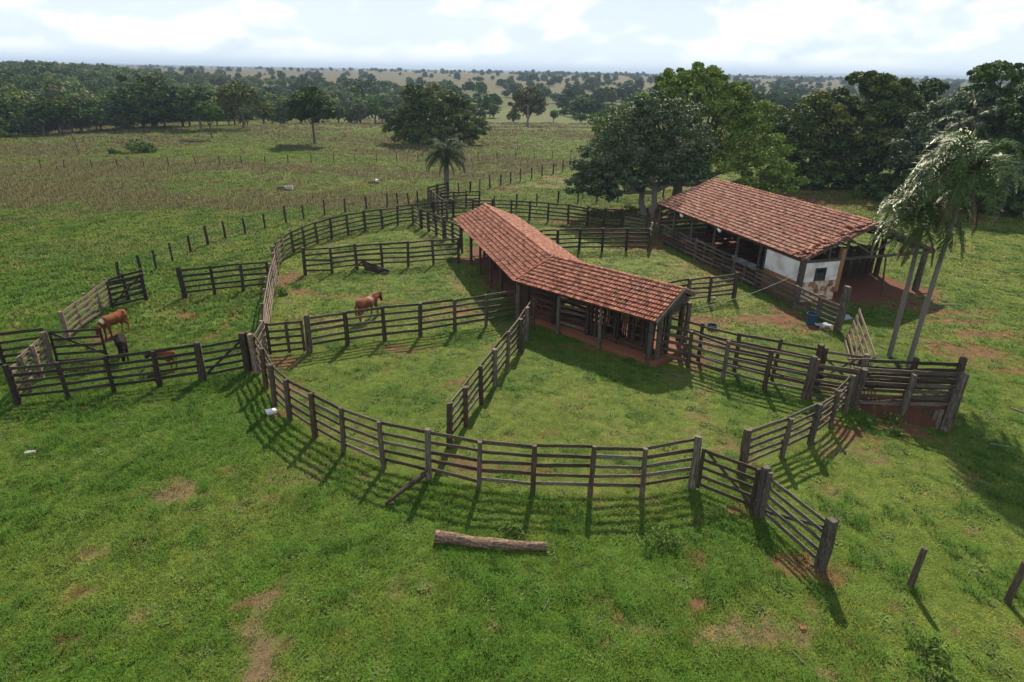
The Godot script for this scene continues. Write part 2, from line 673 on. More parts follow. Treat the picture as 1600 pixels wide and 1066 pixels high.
func gate(called: String, label: String, group: String, a: Vector2, b: Vector2, o := {}) -> Node3D:
	var base := P(a.x, a.y)
	var t := thing(called, label, "gate", base, 0.0, group)
	var h: float = o.get("h", 1.6)
	var e := P(b.x, b.y) - base
	var along := e.normalized()
	var nrm := along.cross(Vector3.UP).normalized()
	var mats: Array = o.get("mats", M.wood)
	var rails: int = o.get("rails", 5)
	var tilt: Vector3 = o.get("tilt", Vector3.ZERO)
	for k: float in o.get("stiles", [0.02, 0.98]):
		post(t, "stile", e * k + Vector3(0, 0.12, 0) + nrm * 0.03, e * k + Vector3(0, h, 0) + tilt + nrm * 0.03, 0.055, pick(mats))
	for k in rails:
		var y := lerpf(0.24, h - 0.08, float(k) / (rails - 1))
		plank(t, "rail", Vector3(0, y + rr(-0.02, 0.02), 0) + tilt * (y / h), e + Vector3(0, y + rr(-0.02, 0.02), 0) + tilt * (y / h), o.get("board", 0.12), 0.036, pick(mats))
	for d: Array in o.get("brace", [[0.0, 0.15, 1.0, 0.95]]):
		plank(t, "brace", e * d[0] + Vector3(0, h * d[1], 0) + tilt * float(d[1]) - nrm * 0.06, e * d[2] + Vector3(0, h * d[3], 0) + tilt * float(d[3]) - nrm * 0.06, 0.10, 0.034, pick(mats))
	for k: Array in o.get("posts", []):
		post(t, "post", e * k[0] - Vector3(0, 0.1, 0), e * k[0] + Vector3(0, k[1], 0), k[2], pick(mats))
	return t


func wire_fence(label: String, group: String, pts: Array, o := {}) -> void:
	var base := P(pts[0].x, pts[0].y)
	var t := thing("wire_fence", label, "fence", base, 0.0, group)
	var h: float = o.get("h", 1.45)
	var heads := []
	var feet := []
	for p: Vector2 in pts:
		var f := P(p.x, p.y) - base
		var hd := f + Vector3(rr(-0.09, 0.09), h * rr(0.88, 1.1), rr(-0.09, 0.09))
		post(t, "post", f - Vector3(0, 0.1, 0), hd, float(o.get("r", 0.075)) * rr(0.8, 1.15), pick(M.wood_dark))
		feet.append(f)
		heads.append(hd)
	if o.get("wires", true):
		for k: float in [0.3, 0.6, 0.88]:
			var b := MB.new()
			for i in pts.size() - 1:
				var a: Vector3 = feet[i].lerp(heads[i], k)
				var e: Vector3 = feet[i + 1].lerp(heads[i + 1], k)
				b.tube([a, a.lerp(e, 0.5) - Vector3(0, 0.03, 0), e], [0.004, 0.004, 0.004], 3, false)
			part(t, "wire", b.mesh(), M.wire)


# ---------------------------------------------------------------- roofs
var tile_mesh: ArrayMesh

func build_tile() -> void:
	# a half-barrel clay tile: x across (unit width), y up, z from upper end (0) to lower end (1)
	var b := MB.new()
	var n := 5
	for e in 2:
		for i in n + 1:
			var a := PI * i / n
			var w := 0.46 if e == 0 else 0.54
			b.vert(Vector3(-cos(a) * w, sin(a) * (0.36 if e == 0 else 0.42), e), Vector3(-cos(a), sin(a), 0), Vector2(i, e))
	for i in n:
		b.ix.append_array(PackedInt32Array([i, i + n + 1, i + 1, i + 1, i + n + 1, i + n + 2]))
	# the lower lip, with thickness
	for i in n:
		var a := PI * i / n
		var c := PI * (i + 1) / n
		var o1 := Vector3(-cos(a) * 0.54, sin(a) * 0.42, 1)
		var o2 := Vector3(-cos(c) * 0.54, sin(c) * 0.42, 1)
		var i1 := Vector3(-cos(a) * 0.44, sin(a) * 0.33, 1)
		var i2 := Vector3(-cos(c) * 0.44, sin(c) * 0.33, 1)
		b.tri(o1, o2, i2, Vector3(0, 0, 1))
		b.tri(o1, i2, i1, Vector3(0, 0, 1))
	tile_mesh = fix_winding(b)


func tile_tone() -> Color:
	var k := rng.randf()
	var c := Color(0.37, 0.140, 0.088).lerp(Color(0.43, 0.185, 0.122), rng.randf())
	if k < 0.14:
		c = Color(0.20, 0.078, 0.055)
	elif k < 0.17:
		c = Color(0.46, 0.25, 0.17)
	return c


# one roof slope: eave from e0 to e1, top edge from t0 to t1 (may be a trapezium); all in the parent's space
func slope(roof: Node3D, e0: Vector3, e1: Vector3, t0: Vector3, t1: Vector3, pitch: float, course: float, singles: int, bleach: float, holes := 0.0) -> void:
	var along := (e1 - e0).normalized()
	var nrm := (t0 - e0).cross(along).normalized()
	if nrm.y < 0.0:
		nrm = -nrm
	var updir := nrm.cross(along).normalized()
	if updir.y < 0.0:
		updir = -updir
	var rise := (t0 - e0).dot(updir)
	var rows := int(rise / course)
	course = rise / rows
	# the bed of channel tiles, with thickness
	var b := MB.new()
	var dn := nrm * -0.05
	b.quad(e0, e1, t1, t0, nrm, 4, 4)
	b.quad(e0 + dn, e1 + dn, t1 + dn, t0 + dn, -nrm, 4, 4)
	b.quad(e0, e1, e1 + dn, e0 + dn, -updir, 4, 1)
	b.quad(e0, t0, t0 + dn, e0 + dn, -along, 4, 1)
	b.quad(e1, t1, t1 + dn, e1 + dn, along, 4, 1)
	part(roof, "roof_bed", b.mesh(), M.tile_under)
	var xf: Array[Transform3D] = []
	var nearest := []
	for r in rows:
		var k0 := float(r) / rows
		var k1 := float(r + 1) / rows
		var a := e0.lerp(t0, k0)
		var e := e1.lerp(t1, k0)
		var len := a.distance_to(e)
		var n := int(len / pitch)
		for i in n:
			var f := (i + 0.5) / n
			var low := a.lerp(e, f) - updir * 0.05
			low += along * rr(-0.012, 0.012)
			var turn := rr(-0.035, 0.035)
			if holes > 0.0 and f > 1.0 - holes * rr(0.2, 1.0):
				if rng.randf() < 0.55:
					continue
				turn = rr(-0.5, 0.5)
				low += Vector3(rr(-0.1, 0.1), rr(0.0, 0.05), rr(-0.1, 0.1))
			var z := -updir * (course + 0.09)
			var upper := low + updir * (course + 0.09) + nrm * 0.005
			var lower := low + nrm * (0.070 + rr(0.0, 0.014))
			z = lower - upper
			var x := along.rotated(nrm, turn) * pitch
			var y := nrm * pitch * 0.75
			if x.cross(y).dot(z) < 0.0:
				x = -x
			xf.append(Transform3D(Basis(x, y, z), upper))
	if singles > 0:
		for i in mini(singles, xf.size()):
			part(roof, "tile", tile_mesh, pick(M.tile), xf[i])
		xf = xf.slice(singles)
	if xf.is_empty():
		return
	var mm := MultiMesh.new()
	mm.transform_format = MultiMesh.TRANSFORM_3D
	mm.use_colors = true
	mm.mesh = tile_mesh
	mm.instance_count = xf.size()
	for i in xf.size():
		mm.set_instance_transform(i, xf[i])
		var c := tile_tone()
		mm.set_instance_color(i, c.lerp(Color(0.56, 0.35, 0.27), bleach * rng.randf() * 0.8))
	var o := MultiMeshInstance3D.new()
	o.multimesh = mm
	o.material_override = M.tiles
	o.name = "tiling"
	if roof.has_node("tiling"):
		o.name = "tiling_%03d" % roof.get_child_count()
	o.set_meta("kind", "stuff")
	roof.add_child(o)


func ridge_caps(roof: Node3D, a: Vector3, b: Vector3, w: float) -> void:
	var n := int(a.distance_to(b) / 0.36)
	for i in n:
		var p := a.lerp(b, float(i) / n)
		var q := a.lerp(b, (i + 1.15) / n)
		var z := q - p + Vector3(0, 0.03, 0)
		var x := Vector3.UP.cross(z).normalized()
		var y := z.cross(x).normalized()
		part(roof, "ridge_tile", tile_mesh, pick(M.tile), Transform3D(Basis(x * w * rr(0.95, 1.08), y * w * 0.8, z), p - Vector3(0, 0.01, 0)))


# ---------------------------------------------------------------- the two sheds
func xz(p: Vector2, h: float) -> Vector3:
	return Vector3(p.x, h, -p.y)


func build_milking_shed() -> void:
	var e0 := Vector2(0.05, 32.15)
	var e1 := Vector2(6.43, 26.45)
	var e2 := Vector2(-4.55, 47.3)
	var u1 := (e1 - e0).normalized()
	var u2 := (e2 - e0).normalized()
	var n1 := Vector2(-u1.y, u1.x)
	var n2 := Vector2(u2.y, -u2.x)
	var w := 2.42
	var bis := (n1 + n2).normalized()
	var j := e0 + bis * (w / bis.dot(n1))
	var bk := e0 + bis * (2.0 * w / bis.dot(n1))
	var r1 := e1 + n1 * w
	var r2 := e2 + n2 * w
	var b1 := e1 + n1 * (w + 1.1)
	var b2 := e2 + n2 * 2.0 * w
	var he := 2.30
	var hr := 3.28
	var hb := lerpf(hr, he, 1.1 / w)
	var base := Vector3(e0.x, 0, -e0.y)
	var t := thing("cattle_shed", "long bent open cattle shed, red clay tile roof, in the middle of the corral", "shed", base)
	var at := func(p: Vector2, h: float) -> Vector3: return xz(p, h) - base
	var roof := Node3D.new()
	roof.name = "roof"
	t.add_child(roof)
	slope(roof, at.call(e0, he), at.call(e1, he), at.call(j, hr), at.call(r1, hr), 0.15, 0.285, 300, 0.1)
	slope(roof, at.call(e2, he), at.call(e0, he), at.call(r2, hr), at.call(j, hr), 0.15, 0.285, 0, 0.05)
	slope(roof, at.call(b1, hb), at.call(bk, he), at.call(r1, hr), at.call(j, hr), 0.15, 0.285, 0, 0.1)
	slope(roof, at.call(bk, he), at.call(b2, he), at.call(j, hr), at.call(r2, hr), 0.15, 0.285, 0, 0.25)
	ridge_caps(roof, at.call(r1, hr + 0.03), at.call(j, hr + 0.03), 0.26)
	ridge_caps(roof, at.call(j, hr + 0.03), at.call(r2, hr + 0.03), 0.26)
	ridge_caps(roof, at.call(e0, he + 0.05), at.call(j, hr + 0.05), 0.24)
	# barge boards and gable boarding at the right end
	plank(t, "barge_board", at.call(e1 + u1 * 0.06, he - 0.06), at.call(r1 + u1 * 0.06, hr - 0.04), 0.20, 0.035, M.wood_grey[0])
	plank(t, "barge_board", at.call(b1 + u1 * 0.06, hb - 0.06), at.call(r1 + u1 * 0.06, hr - 0.04), 0.20, 0.035, M.wood_grey[0])
	for k in 9:
		var f := 0.62 + k * 0.085
		var p := e1 + n1 * w * f * 1.0 - u1 * 0.25
		var top := lerpf(he, hr, f if f < 1.0 else 2.0 - f) - 0.12
		plank(t, "gable_board", at.call(p, 2.18 - rr(0, 0.2)), at.call(p, top), 0.19, 0.025, pick(M.wood_grey), Vector3(n1.x, 0, -n1.y))
	# rafters, plates, tie beams
	var bay := [0.35, 2.9, 5.6, 8.25]
	for s: float in bay:
		var a := e1 - u1 * s
		plank(t, "rafter", at.call(a, he - 0.09), at.call(a + n1 * w, hr - 0.09), 0.10, 0.07, pick(M.wood_dark))
		plank(t, "rafter", at.call(a + n1 * (w + 1.0), hb - 0.06), at.call(a + n1 * w, hr - 0.09), 0.10, 0.07, pick(M.wood_dark))
		plank(t, "tie_beam", at.call(a + n1 * 0.3, he - 0.1), at.call(a + n1 * (w + 0.85), he - 0.1), 0.13, 0.09, pick(M.wood_dark))
		post(t, "king_post", at.call(a + n1 * w, he - 0.06), at.call(a + n1 * w, hr - 0.1), 0.05, pick(M.wood_dark))
	for k in 6:
		var a := e0 + u2 * (1.6 + k * 2.75)
		plank(t, "rafter", at.call(a, he - 0.09), at.call(a + n2 * w, hr - 0.09), 0.10, 0.07, pick(M.wood_dark))
		plank(t, "rafter", at.call(a + n2 * 2.0 * w, he - 0.09), at.call(a + n2 * w, hr - 0.09), 0.10, 0.07, pick(M.wood_dark))
		plank(t, "tie_beam", at.call(a + n2 * 0.3, he - 0.1), at.call(a + n2 * (2.0 * w - 0.3), he - 0.1), 0.13, 0.09, pick(M.wood_dark))
	plank(t, "wall_plate", at.call(e1 + n1 * 0.3, he - 0.04), at.call(e0 + n1 * 0.3, he - 0.04), 0.12, 0.10, M.wood[2])
	plank(t, "wall_plate", at.call(e2 + n2 * 0.3, he - 0.04), at.call(e0 + n2 * 0.3, he - 0.04), 0.12, 0.10, M.wood[2])
	plank(t, "wall_plate", at.call(b1 - n1 * 0.2, hb - 0.08), at.call(bk - n1 * 0.3, he - 0.04), 0.12, 0.10, M.wood[2])
	plank(t, "wall_plate", at.call(b2 - n2 * 0.3, he - 0.04), at.call(bk - n2 * 0.3, he - 0.04), 0.12, 0.10, M.wood[2])
	# posts: front right wing, then left wing, then the backs
	for s: float in [0.32, 3.1, 5.7]:
		var p := e1 - u1 * s + n1 * 0.28
		post(t, "post", at.call(p, -0.05), at.call(p, he + 0.03), 0.095, pick(M.wood_grey))
	for s: float in [0.25, 3.7, 6.1, 8.9, 11.6, 14.6]:
		var p := e0 + u2 * s + n2 * 0.34
		post(t, "post", at.call(p, -0.05), at.call(p, he + 0.03), 0.085 if s > 1.0 else 0.12, pick(M.wood_red) if s > 1.0 else M.wood_grey[0])
	for s: float in [0.4, 3.1, 5.6]:
		var p := b1 - u1 * s - n1 * 0.3
		post(t, "post", at.call(p, -0.05), at.call(p, he), 0.09, pick(M.wood_red))
	for s: float in [1.0, 4.2, 7.4, 10.6, 13.6]:
		var p := bk + u2 * s - n2 * 0.3
		post(t, "post", at.call(p, -0.05), at.call(p, he), 0.09, pick(M.wood))
	for s: float in [2.2, 4.6, 7.0, 9.6, 12.4]:
		var p := e0 + u2 * s + n2 * 1.5
		post(t, "post", at.call(p, -0.05), at.call(p, hr - 0.5), 0.075, pick(M.wood_red))
	# corner post cluster at the right end
	for q: Array in [[0.05, 0.62, 0.12], [0.12, 1.55, 0.09], [0.12, 2.9, 0.09], [0.06, 3.3, 0.09]]:
		var p := e1 - u1 * float(q[0]) + n1 * float(q[1])
		post(t, "post", at.call(p, -0.05), at.call(p, he + 0.1), q[2], pick(M.wood_grey))
	# raised red clay floor of the right wing
	var fl := MB.new()
	var f0 := e1 + u1 * 0.15 + n1 * 0.22
	var f1 := e0 + n1 * 0.55 - u1 * 0.1
	var f2 := bk - n1 * 0.2
	var f3 := b1 + u1 * 0.15 - n1 * 0.2
	var hz := 0.24
	var ring := []
	for k in 12:
		ring.append(f0.lerp(f1, k / 12.0) + n1 * rr(-0.06, 0.06))
	ring.append(f1)
	ring.append(f2)
	ring.append(f3)
	var mid := (f0 + f2) * 0.5
	for k in ring.size():
		var a: Vector2 = ring[k]
		var b: Vector2 = ring[(k + 1) % ring.size()]
		var o := Vector3(a.x - mid.x, 0, -(a.y - mid.y))
		fl.tri(at.call(mid, hz), at.call(a, hz), at.call(b, hz), Vector3.UP)
		fl.quad(at.call(a, hz), at.call(b, hz), at.call(b, -0.1), at.call(a, -0.1), o)
	part(t, "clay_floor", fl.mesh(), M.clay)
	var fl2 := MB.new()
	var g0 := e0 + n2 * 0.9 + u2 * 1.0
	var g1 := e2 + n2 * 0.9
	var g2 := b2 - n2 * 0.3
	var g3 := bk - n2 * 0.3 + u2 * 1.0
	var gm := (g0 + g2) * 0.5
	var gr := [g0, g1, g2, g3]
	for k in 4:
		var a: Vector2 = gr[k]
		var b: Vector2 = gr[(k + 1) % 4]
		fl2.tri(at.call(gm, 0.10), at.call(a, 0.08), at.call(b, 0.08), Vector3.UP)
		fl2.quad(at.call(a, 0.08), at.call(b, 0.08), at.call(b, -0.1), at.call(a, -0.1), Vector3(a.x - gm.x, 0, gm.y - a.y))
	part(t, "earth_floor", fl2.mesh(), M.soil)
	# railed stall front next to the bend
	for k in 5:
		var y := 0.45 + k * 0.33
		plank(t, "stall_rail", at.call(e1 - u1 * 8.1 + n1 * 0.75, y), at.call(e1 - u1 * 6.4 + n1 * 0.75, y + rr(-0.04, 0.04)), 0.14, 0.035, pick(M.wood_red))
		plank(t, "stall_rail", at.call(e1 - u1 * 6.3 + n1 * 0.8, y + rr(-0.04, 0.04)), at.call(e1 - u1 * 4.3 + n1 * 1.0, y + rr(-0.05, 0.05)), 0.15, 0.035, pick(M.wood))
	plank(t, "brace", at.call(e1 - u1 * 8.0 + n1 * 0.68, 1.75), at.call(e1 - u1 * 6.5 + n1 * 0.68, 0.4), 0.09, 0.03, M.wood_red[0])
	for s: float in [8.15, 6.35, 6.15, 4.25, 4.0, 3.75]:
		var p := e1 - u1 * s + n1 * (0.78 + (6.3 - s) * 0.03)
		post(t, "stall_post", at.call(p, 0.1), at.call(p, 2.2), rr(0.07, 0.10), pick(M.wood_dark))
	# feeding stalls: framed openings with dark upright boards behind
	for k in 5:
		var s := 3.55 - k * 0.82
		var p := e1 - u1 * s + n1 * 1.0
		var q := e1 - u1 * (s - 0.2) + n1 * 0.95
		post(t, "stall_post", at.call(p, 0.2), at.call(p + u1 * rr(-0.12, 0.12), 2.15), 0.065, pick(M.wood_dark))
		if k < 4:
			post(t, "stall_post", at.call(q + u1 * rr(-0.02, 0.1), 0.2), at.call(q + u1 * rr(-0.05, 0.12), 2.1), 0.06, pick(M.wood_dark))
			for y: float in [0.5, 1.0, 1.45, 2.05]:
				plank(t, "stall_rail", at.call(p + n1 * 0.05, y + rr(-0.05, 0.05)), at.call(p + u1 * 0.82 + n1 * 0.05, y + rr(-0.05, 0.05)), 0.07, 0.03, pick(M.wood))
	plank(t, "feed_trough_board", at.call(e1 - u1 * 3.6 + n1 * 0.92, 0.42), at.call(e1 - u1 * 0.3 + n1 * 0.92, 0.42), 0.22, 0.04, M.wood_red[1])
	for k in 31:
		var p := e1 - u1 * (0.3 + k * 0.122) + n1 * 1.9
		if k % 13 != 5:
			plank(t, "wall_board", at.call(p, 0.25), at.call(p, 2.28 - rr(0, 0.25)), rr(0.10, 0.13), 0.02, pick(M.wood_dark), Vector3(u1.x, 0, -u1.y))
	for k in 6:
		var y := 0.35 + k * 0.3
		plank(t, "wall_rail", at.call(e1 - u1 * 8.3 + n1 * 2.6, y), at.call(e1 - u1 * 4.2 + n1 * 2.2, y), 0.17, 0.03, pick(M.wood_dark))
	# the cattle race along the left wing
	for k in 6:
		var y := 0.35 + k * 0.27
		for s in 4:
			var a := e0 + u2 * (1.2 + s * 3.6) + n2 * 2.7
			plank(t, "race_rail", at.call(a, y + rr(-0.03, 0.03)), at.call(a + u2 * 3.6, y + rr(-0.03, 0.03)), 0.17, 0.035, pick(M.wood_dark))
			if k > 1 and s > 0 and s < 3:
				a = e0 + u2 * (1.2 + s * 3.6) + n2 * 1.55
				plank(t, "race_rail", at.call(a, y), at.call(a + u2 * 3.6, y), 0.15, 0.035, pick(M.wood_red))
	for k in 7:
		plank(t, "wall_board", at.call(e0 + u2 * (1.4 + k * 0.24) + n2 * 1.2, 0.6), at.call(e0 + u2 * (1.4 + k * 0.24) + n2 * 1.2, 2.2), 0.22, 0.025, pick(M.wood_red), Vector3(u2.x, 0, -u2.y))


func build_barn() -> void:
	var a := Vector2(11.80, 52.7)
	var b := Vector2(16.92, 35.92)
	var u := (b - a).normalized()
	var n := Vector2(-u.y, u.x)
	if n.x < 0.0:
		n = -n
	var L := a.distance_to(b)
	var W := 10.0
	var he := 2.72
	var hr := 4.62
	var base := xz(a, 0.0)
	var t := thing("barn", "big tiled barn with a whitewashed corner room and an open gable end", "barn", base)
	# s runs along the eave from the far left, q across from the near eave
	var at := func(s: float, q: float, h: float) -> Vector3: return xz(a + u * s + n * q, h) - base
	var roof := Node3D.new()
	roof.name = "roof"
	t.add_child(roof)
	slope(roof, at.call(0.0, 0.0, he), at.call(L, 0.0, he), at.call(0.2, 5.0, hr), at.call(L, 5.0, hr), 0.175, 0.315, 0, 0.9, 0.035)
	slope(roof, at.call(L, W, he), at.call(0.0, W, he), at.call(L, 5.0, hr), at.call(0.2, 5.0, hr), 0.175, 0.315, 0, 0.6)
	ridge_caps(roof, at.call(L - 0.3, 5.0, hr + 0.02), at.call(0.2, 5.0, hr + 0.02), 0.27)
	# slipped tiles lying on the broken edge of the roof
	for k in 16:
		var f := rr(0.06, 0.96)
		var p: Vector3 = at.call(L - rr(0.25, 0.9), 5.0 * f, lerpf(he, hr, f) + 0.12)
		var z := Vector3(rr(-1, 1), rr(-0.2, 0.2), rr(-1, 1)).normalized() * 0.42
		var x := Vector3.UP.cross(z).normalized()
		part(roof, "tile", tile_mesh, M.tile[2], Transform3D(Basis(x * 0.22, z.cross(x).normalized() * 0.2, z), p))
	# bare purlins and battens at the broken end
	for k in 9:
		var f := 0.04 + k * 0.115
		plank(roof, "batten", at.call(L - 1.2, 5.0 * f, lerpf(he, hr, f) + 0.005), at.call(L + rr(0.05, 0.3), 5.0 * f, lerpf(he, hr, f) + 0.005), 0.05, 0.05, M.wood_grey[0])
	for s: float in [0.15, 3.0, 5.8, 8.6, 11.4, L - 0.05]:
		plank(t, "rafter", at.call(s, 0.0, he - 0.11), at.call(s, 5.0, hr - 0.11), 0.13, 0.08, pick(M.wood_grey))
		plank(t, "rafter", at.call(s, W, he - 0.11), at.call(s, 5.0, hr - 0.11), 0.13, 0.08, pick(M.wood_grey))
		plank(t, "tie_beam", at.call(s, 0.0, he - 0.14), at.call(s, W, he - 0.14), 0.17, 0.10, M.wood_grey[1])
		plank(t, "king_post", at.call(s, 5.0, he - 0.05), at.call(s, 5.0, hr - 0.12), 0.14, 0.10, M.wood_grey[0], Vector3(n.x, 0, -n.y))
		plank(t, "strut", at.call(s, 5.0, he + 0.05), at.call(s, 3.2, lerpf(he, hr, 0.64) - 0.16), 0.11, 0.07, M.wood_grey[1])
		plank(t, "strut", at.call(s, 5.0, he + 0.05), at.call(s, 6.8, lerpf(he, hr, 0.64) - 0.16), 0.11, 0.07, M.wood_grey[1])
		plank(t, "hanger", at.call(s, 1.9, he - 0.05), at.call(s, 1.9, lerpf(he, hr, 0.38) - 0.12), 0.12, 0.07, M.wood_grey[1], Vector3(n.x, 0, -n.y))
		plank(t, "hanger", at.call(s, 3.1, he - 0.05), at.call(s, 3.1, lerpf(he, hr, 0.62) - 0.12), 0.12, 0.07, M.wood_grey[1], Vector3(n.x, 0, -n.y))
		plank(t, "hanger", at.call(s, 7.4, he - 0.05), at.call(s, 7.4, lerpf(he, hr, 0.52) - 0.12), 0.12, 0.07, M.wood_grey[1], Vector3(n.x, 0, -n.y))
	plank(t, "wall_plate", at.call(0.0, 0.12, he - 0.06), at.call(L, 0.12, he - 0.06), 0.14, 0.10, M.wood_dark[1])
	plank(t, "wall_plate", at.call(0.0, W - 0.12, he - 0.06), at.call(L, W - 0.12, he - 0.06), 0.14, 0.10, M.wood_dark[1])
	plank(t, "ridge_beam", at.call(0.1, 5.0, hr - 0.12), at.call(L, 5.0, hr - 0.12), 0.15, 0.10, M.wood_dark[1])
	for f: float in [0.33, 0.66]:
		plank(t, "purlin", at.call(0.1, 5.0 * f, lerpf(he, hr, f) - 0.10), at.call(L, 5.0 * f, lerpf(he, hr, f) - 0.10), 0.10, 0.08, M.wood_dark[1])
		plank(t, "purlin", at.call(0.1, W - 5.0 * f, lerpf(he, hr, f) - 0.10), at.call(L, W - 5.0 * f, lerpf(he, hr, f) - 0.10), 0.10, 0.08, M.wood_dark[1])
	for s: float in [0.3, 2.6, 5.2, 8.2, 11.0, 13.4]:
		post(t, "post", at.call(s, 0.3, -0.05), at.call(s, 0.3, he - 0.05), 0.10, pick(M.wood_grey))
		post(t, "post", at.call(s, W - 0.3, -0.05), at.call(s, W - 0.3, he - 0.05), 0.10, pick(M.wood))
		post(t, "post", at.call(s, 5.0, -0.05), at.call(s, 5.0, he + 0.3), 0.10, pick(M.wood_dark))
	post(t, "post", at.call(L - 0.15, 9.4, -0.05), at.call(L - 0.15, 9.4, he), 0.17, M.wood_grey[1])
	post(t, "prop", at.call(L + 0.35, 6.2, -0.05), at.call(L + 0.05, 6.1, he - 0.15), 0.055, M.wood[4])
	post(t, "post", at.call(L - 3.4, 9.45, -0.05), at.call(L - 3.4, 9.45, he + 0.1), 0.17, M.wood_red[1])
	# whitewashed room in the near corner
	var rs := L - 3.3
	var rq := 3.05
	var z0 := 1.32
	# wall pieces: [s0, s1, q0, q1, y0, y1]
	var wall := func(called: String, s0: float, s1: float, q0: float, q1: float, y0: float, y1: float, mat: Material) -> MeshInstance3D:
		var m := MB.new()
		m.box(Transform3D(Basis(Vector3(u.x, 0, -u.y), Vector3.UP, Vector3(n.x, 0, -n.y)), at.call((s0 + s1) * 0.5, (q0 + q1) * 0.5, (y0 + y1) * 0.5)), Vector3(s1 - s0, y1 - y0, q1 - q0))
		return part(t, called, m.mesh(), mat)
	var top := he - 0.22
	# side wall towards the corral
	wall.call("wall", rs, L - 0.22, 0.10, 0.28, z0, top + 0.02, M.limewash)
	wall.call("plinth_wall", rs, L - 0.22, 0.085, 0.30, -0.1, z0, M.mud)
	# gable wall with a window hole (q 1.15 to 1.85, y 1.15 to 2.05)
	wall.call("wall", L - 0.20, L - 0.02, 0.34, 1.12, z0, top, M.limewash)
	wall.call("wall", L - 0.20, L - 0.02, 1.86, rq - 0.28, z0, top, M.limewash)
	wall.call("wall", L - 0.20, L - 0.02, 1.12, 1.86, 2.12, top, M.limewash)
	wall.call("plinth_wall", L - 0.215, L - 0.005, 0.34, rq - 0.28, -0.1, z0, M.plinth)
	wall.call("pillar", L - 0.23, L + 0.01, rq - 0.28, rq, 0.55, top + 0.7, M.mud)
	wall.call("wall", rs, L - 0.22, rq - 0.24, rq - 0.04, -0.1, top, M.mud)
	wall.call("wall", rs, rs + 0.18, 0.28, rq - 0.24, -0.1, top, M.mud)
	wall.call("corner_post", L - 0.24, L + 0.02, 0.06, 0.34, -0.1, he - 0.08, M.wood_grey[1])
	post(t, "post", at.call(rs - 0.1, 0.15, -0.05), at.call(rs - 0.1, 0.15, he - 0.1), 0.09, M.wood_grey[1])
	var win := wall.call("window", L - 0.17, L - 0.08, 1.12, 1.86, z0, 2.12, M.shutter) as MeshInstance3D
	var wp := func(called: String, q0: float, q1: float, y0: float, y1: float, proud: float, mat: Material) -> void:
		var m := MB.new()
		m.box(Transform3D(Basis(Vector3(u.x, 0, -u.y), Vector3.UP, Vector3(n.x, 0, -n.y)), at.call(L - 0.06 + proud, (q0 + q1) * 0.5, (y0 + y1) * 0.5)), Vector3(0.04, y1 - y0, q1 - q0))
		part(win, called, m.mesh(), mat)
	wp.call("frame", 1.10, 1.19, z0 + 0.01, 2.14, 0.06, M.shutter)
	wp.call("frame", 1.79, 1.88, z0 + 0.01, 2.14, 0.06, M.shutter)
	wp.call("frame", 1.19, 1.79, 2.05, 2.14, 0.06, M.shutter)
	for k in 3:
		wp.call("board", 1.19, 1.79, z0 + 0.02 + k * 0.16, z0 + 0.16 + k * 0.16, 0.01 + 0.004 * k, M.shutter)
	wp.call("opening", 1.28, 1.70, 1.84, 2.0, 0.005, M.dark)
	# boarded wall at the back of the open bay
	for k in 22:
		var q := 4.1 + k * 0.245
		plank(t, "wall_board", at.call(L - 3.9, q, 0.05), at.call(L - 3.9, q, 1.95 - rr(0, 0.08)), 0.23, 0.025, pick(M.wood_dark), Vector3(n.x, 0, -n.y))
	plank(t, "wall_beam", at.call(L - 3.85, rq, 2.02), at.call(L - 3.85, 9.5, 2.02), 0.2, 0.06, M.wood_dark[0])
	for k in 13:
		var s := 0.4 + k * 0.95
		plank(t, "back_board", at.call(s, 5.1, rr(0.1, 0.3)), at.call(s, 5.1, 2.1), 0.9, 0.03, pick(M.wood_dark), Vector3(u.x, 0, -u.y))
	for k in 5:
		plank(t, "back_rail", at.call(0.2, W - 0.2, 0.4 + k * 0.32), at.call(12.9, W - 0.2, 0.4 + k * 0.32), 0.15, 0.035, pick(M.wood))
		plank(t, "end_rail", at.call(0.1, 0.4, 0.4 + k * 0.35), at.call(0.1, W - 0.4, 0.4 + k * 0.35), 0.15, 0.035, pick(M.wood))
		plank(t, "pen_rail", at.call(5.3, 0.5, 0.4 + k * 0.3), at.call(5.3, 5.0, 0.4 + k * 0.3), 0.15, 0.035, pick(M.wood_red))
		plank(t, "pen_rail", at.call(9.6, 0.5, 0.4 + k * 0.3), at.call(9.6, 5.0, 0.4 + k * 0.3), 0.15, 0.035, pick(M.wood_red))
	# packed earth under the roof
	var m := MB.new()
	m.box(Transform3D(Basis(Vector3(u.x, 0, -u.y), Vector3.UP, Vector3(n.x, 0, -n.y)), at.call(L * 0.5 + 0.2, W * 0.5 + 0.1, 0.0)), Vector3(L + 0.6, 0.16, W - 0.1))
	part(t, "earth_floor", m.mesh(), M.soil)
	# two pale lamps below the eave
	for s: float in [3.9, 9.0]:
		var l := MB.new()
		var c: Vector3 = at.call(s, 0.05, he - 0.16)
		var dirv := Vector3(u.x, -0.35, -u.y).normalized()
		l.tube([c - dirv * 0.2, c - dirv * 0.05, c + dirv * 0.12, c + dirv * 0.2], [0.05, 0.10, 0.12, 0.08], 10)
		l.tube([c, c + Vector3(0, 0.16, 0)], [0.02, 0.02], 5)
		part(t, "eave_lamp", l.mesh(), M.white)


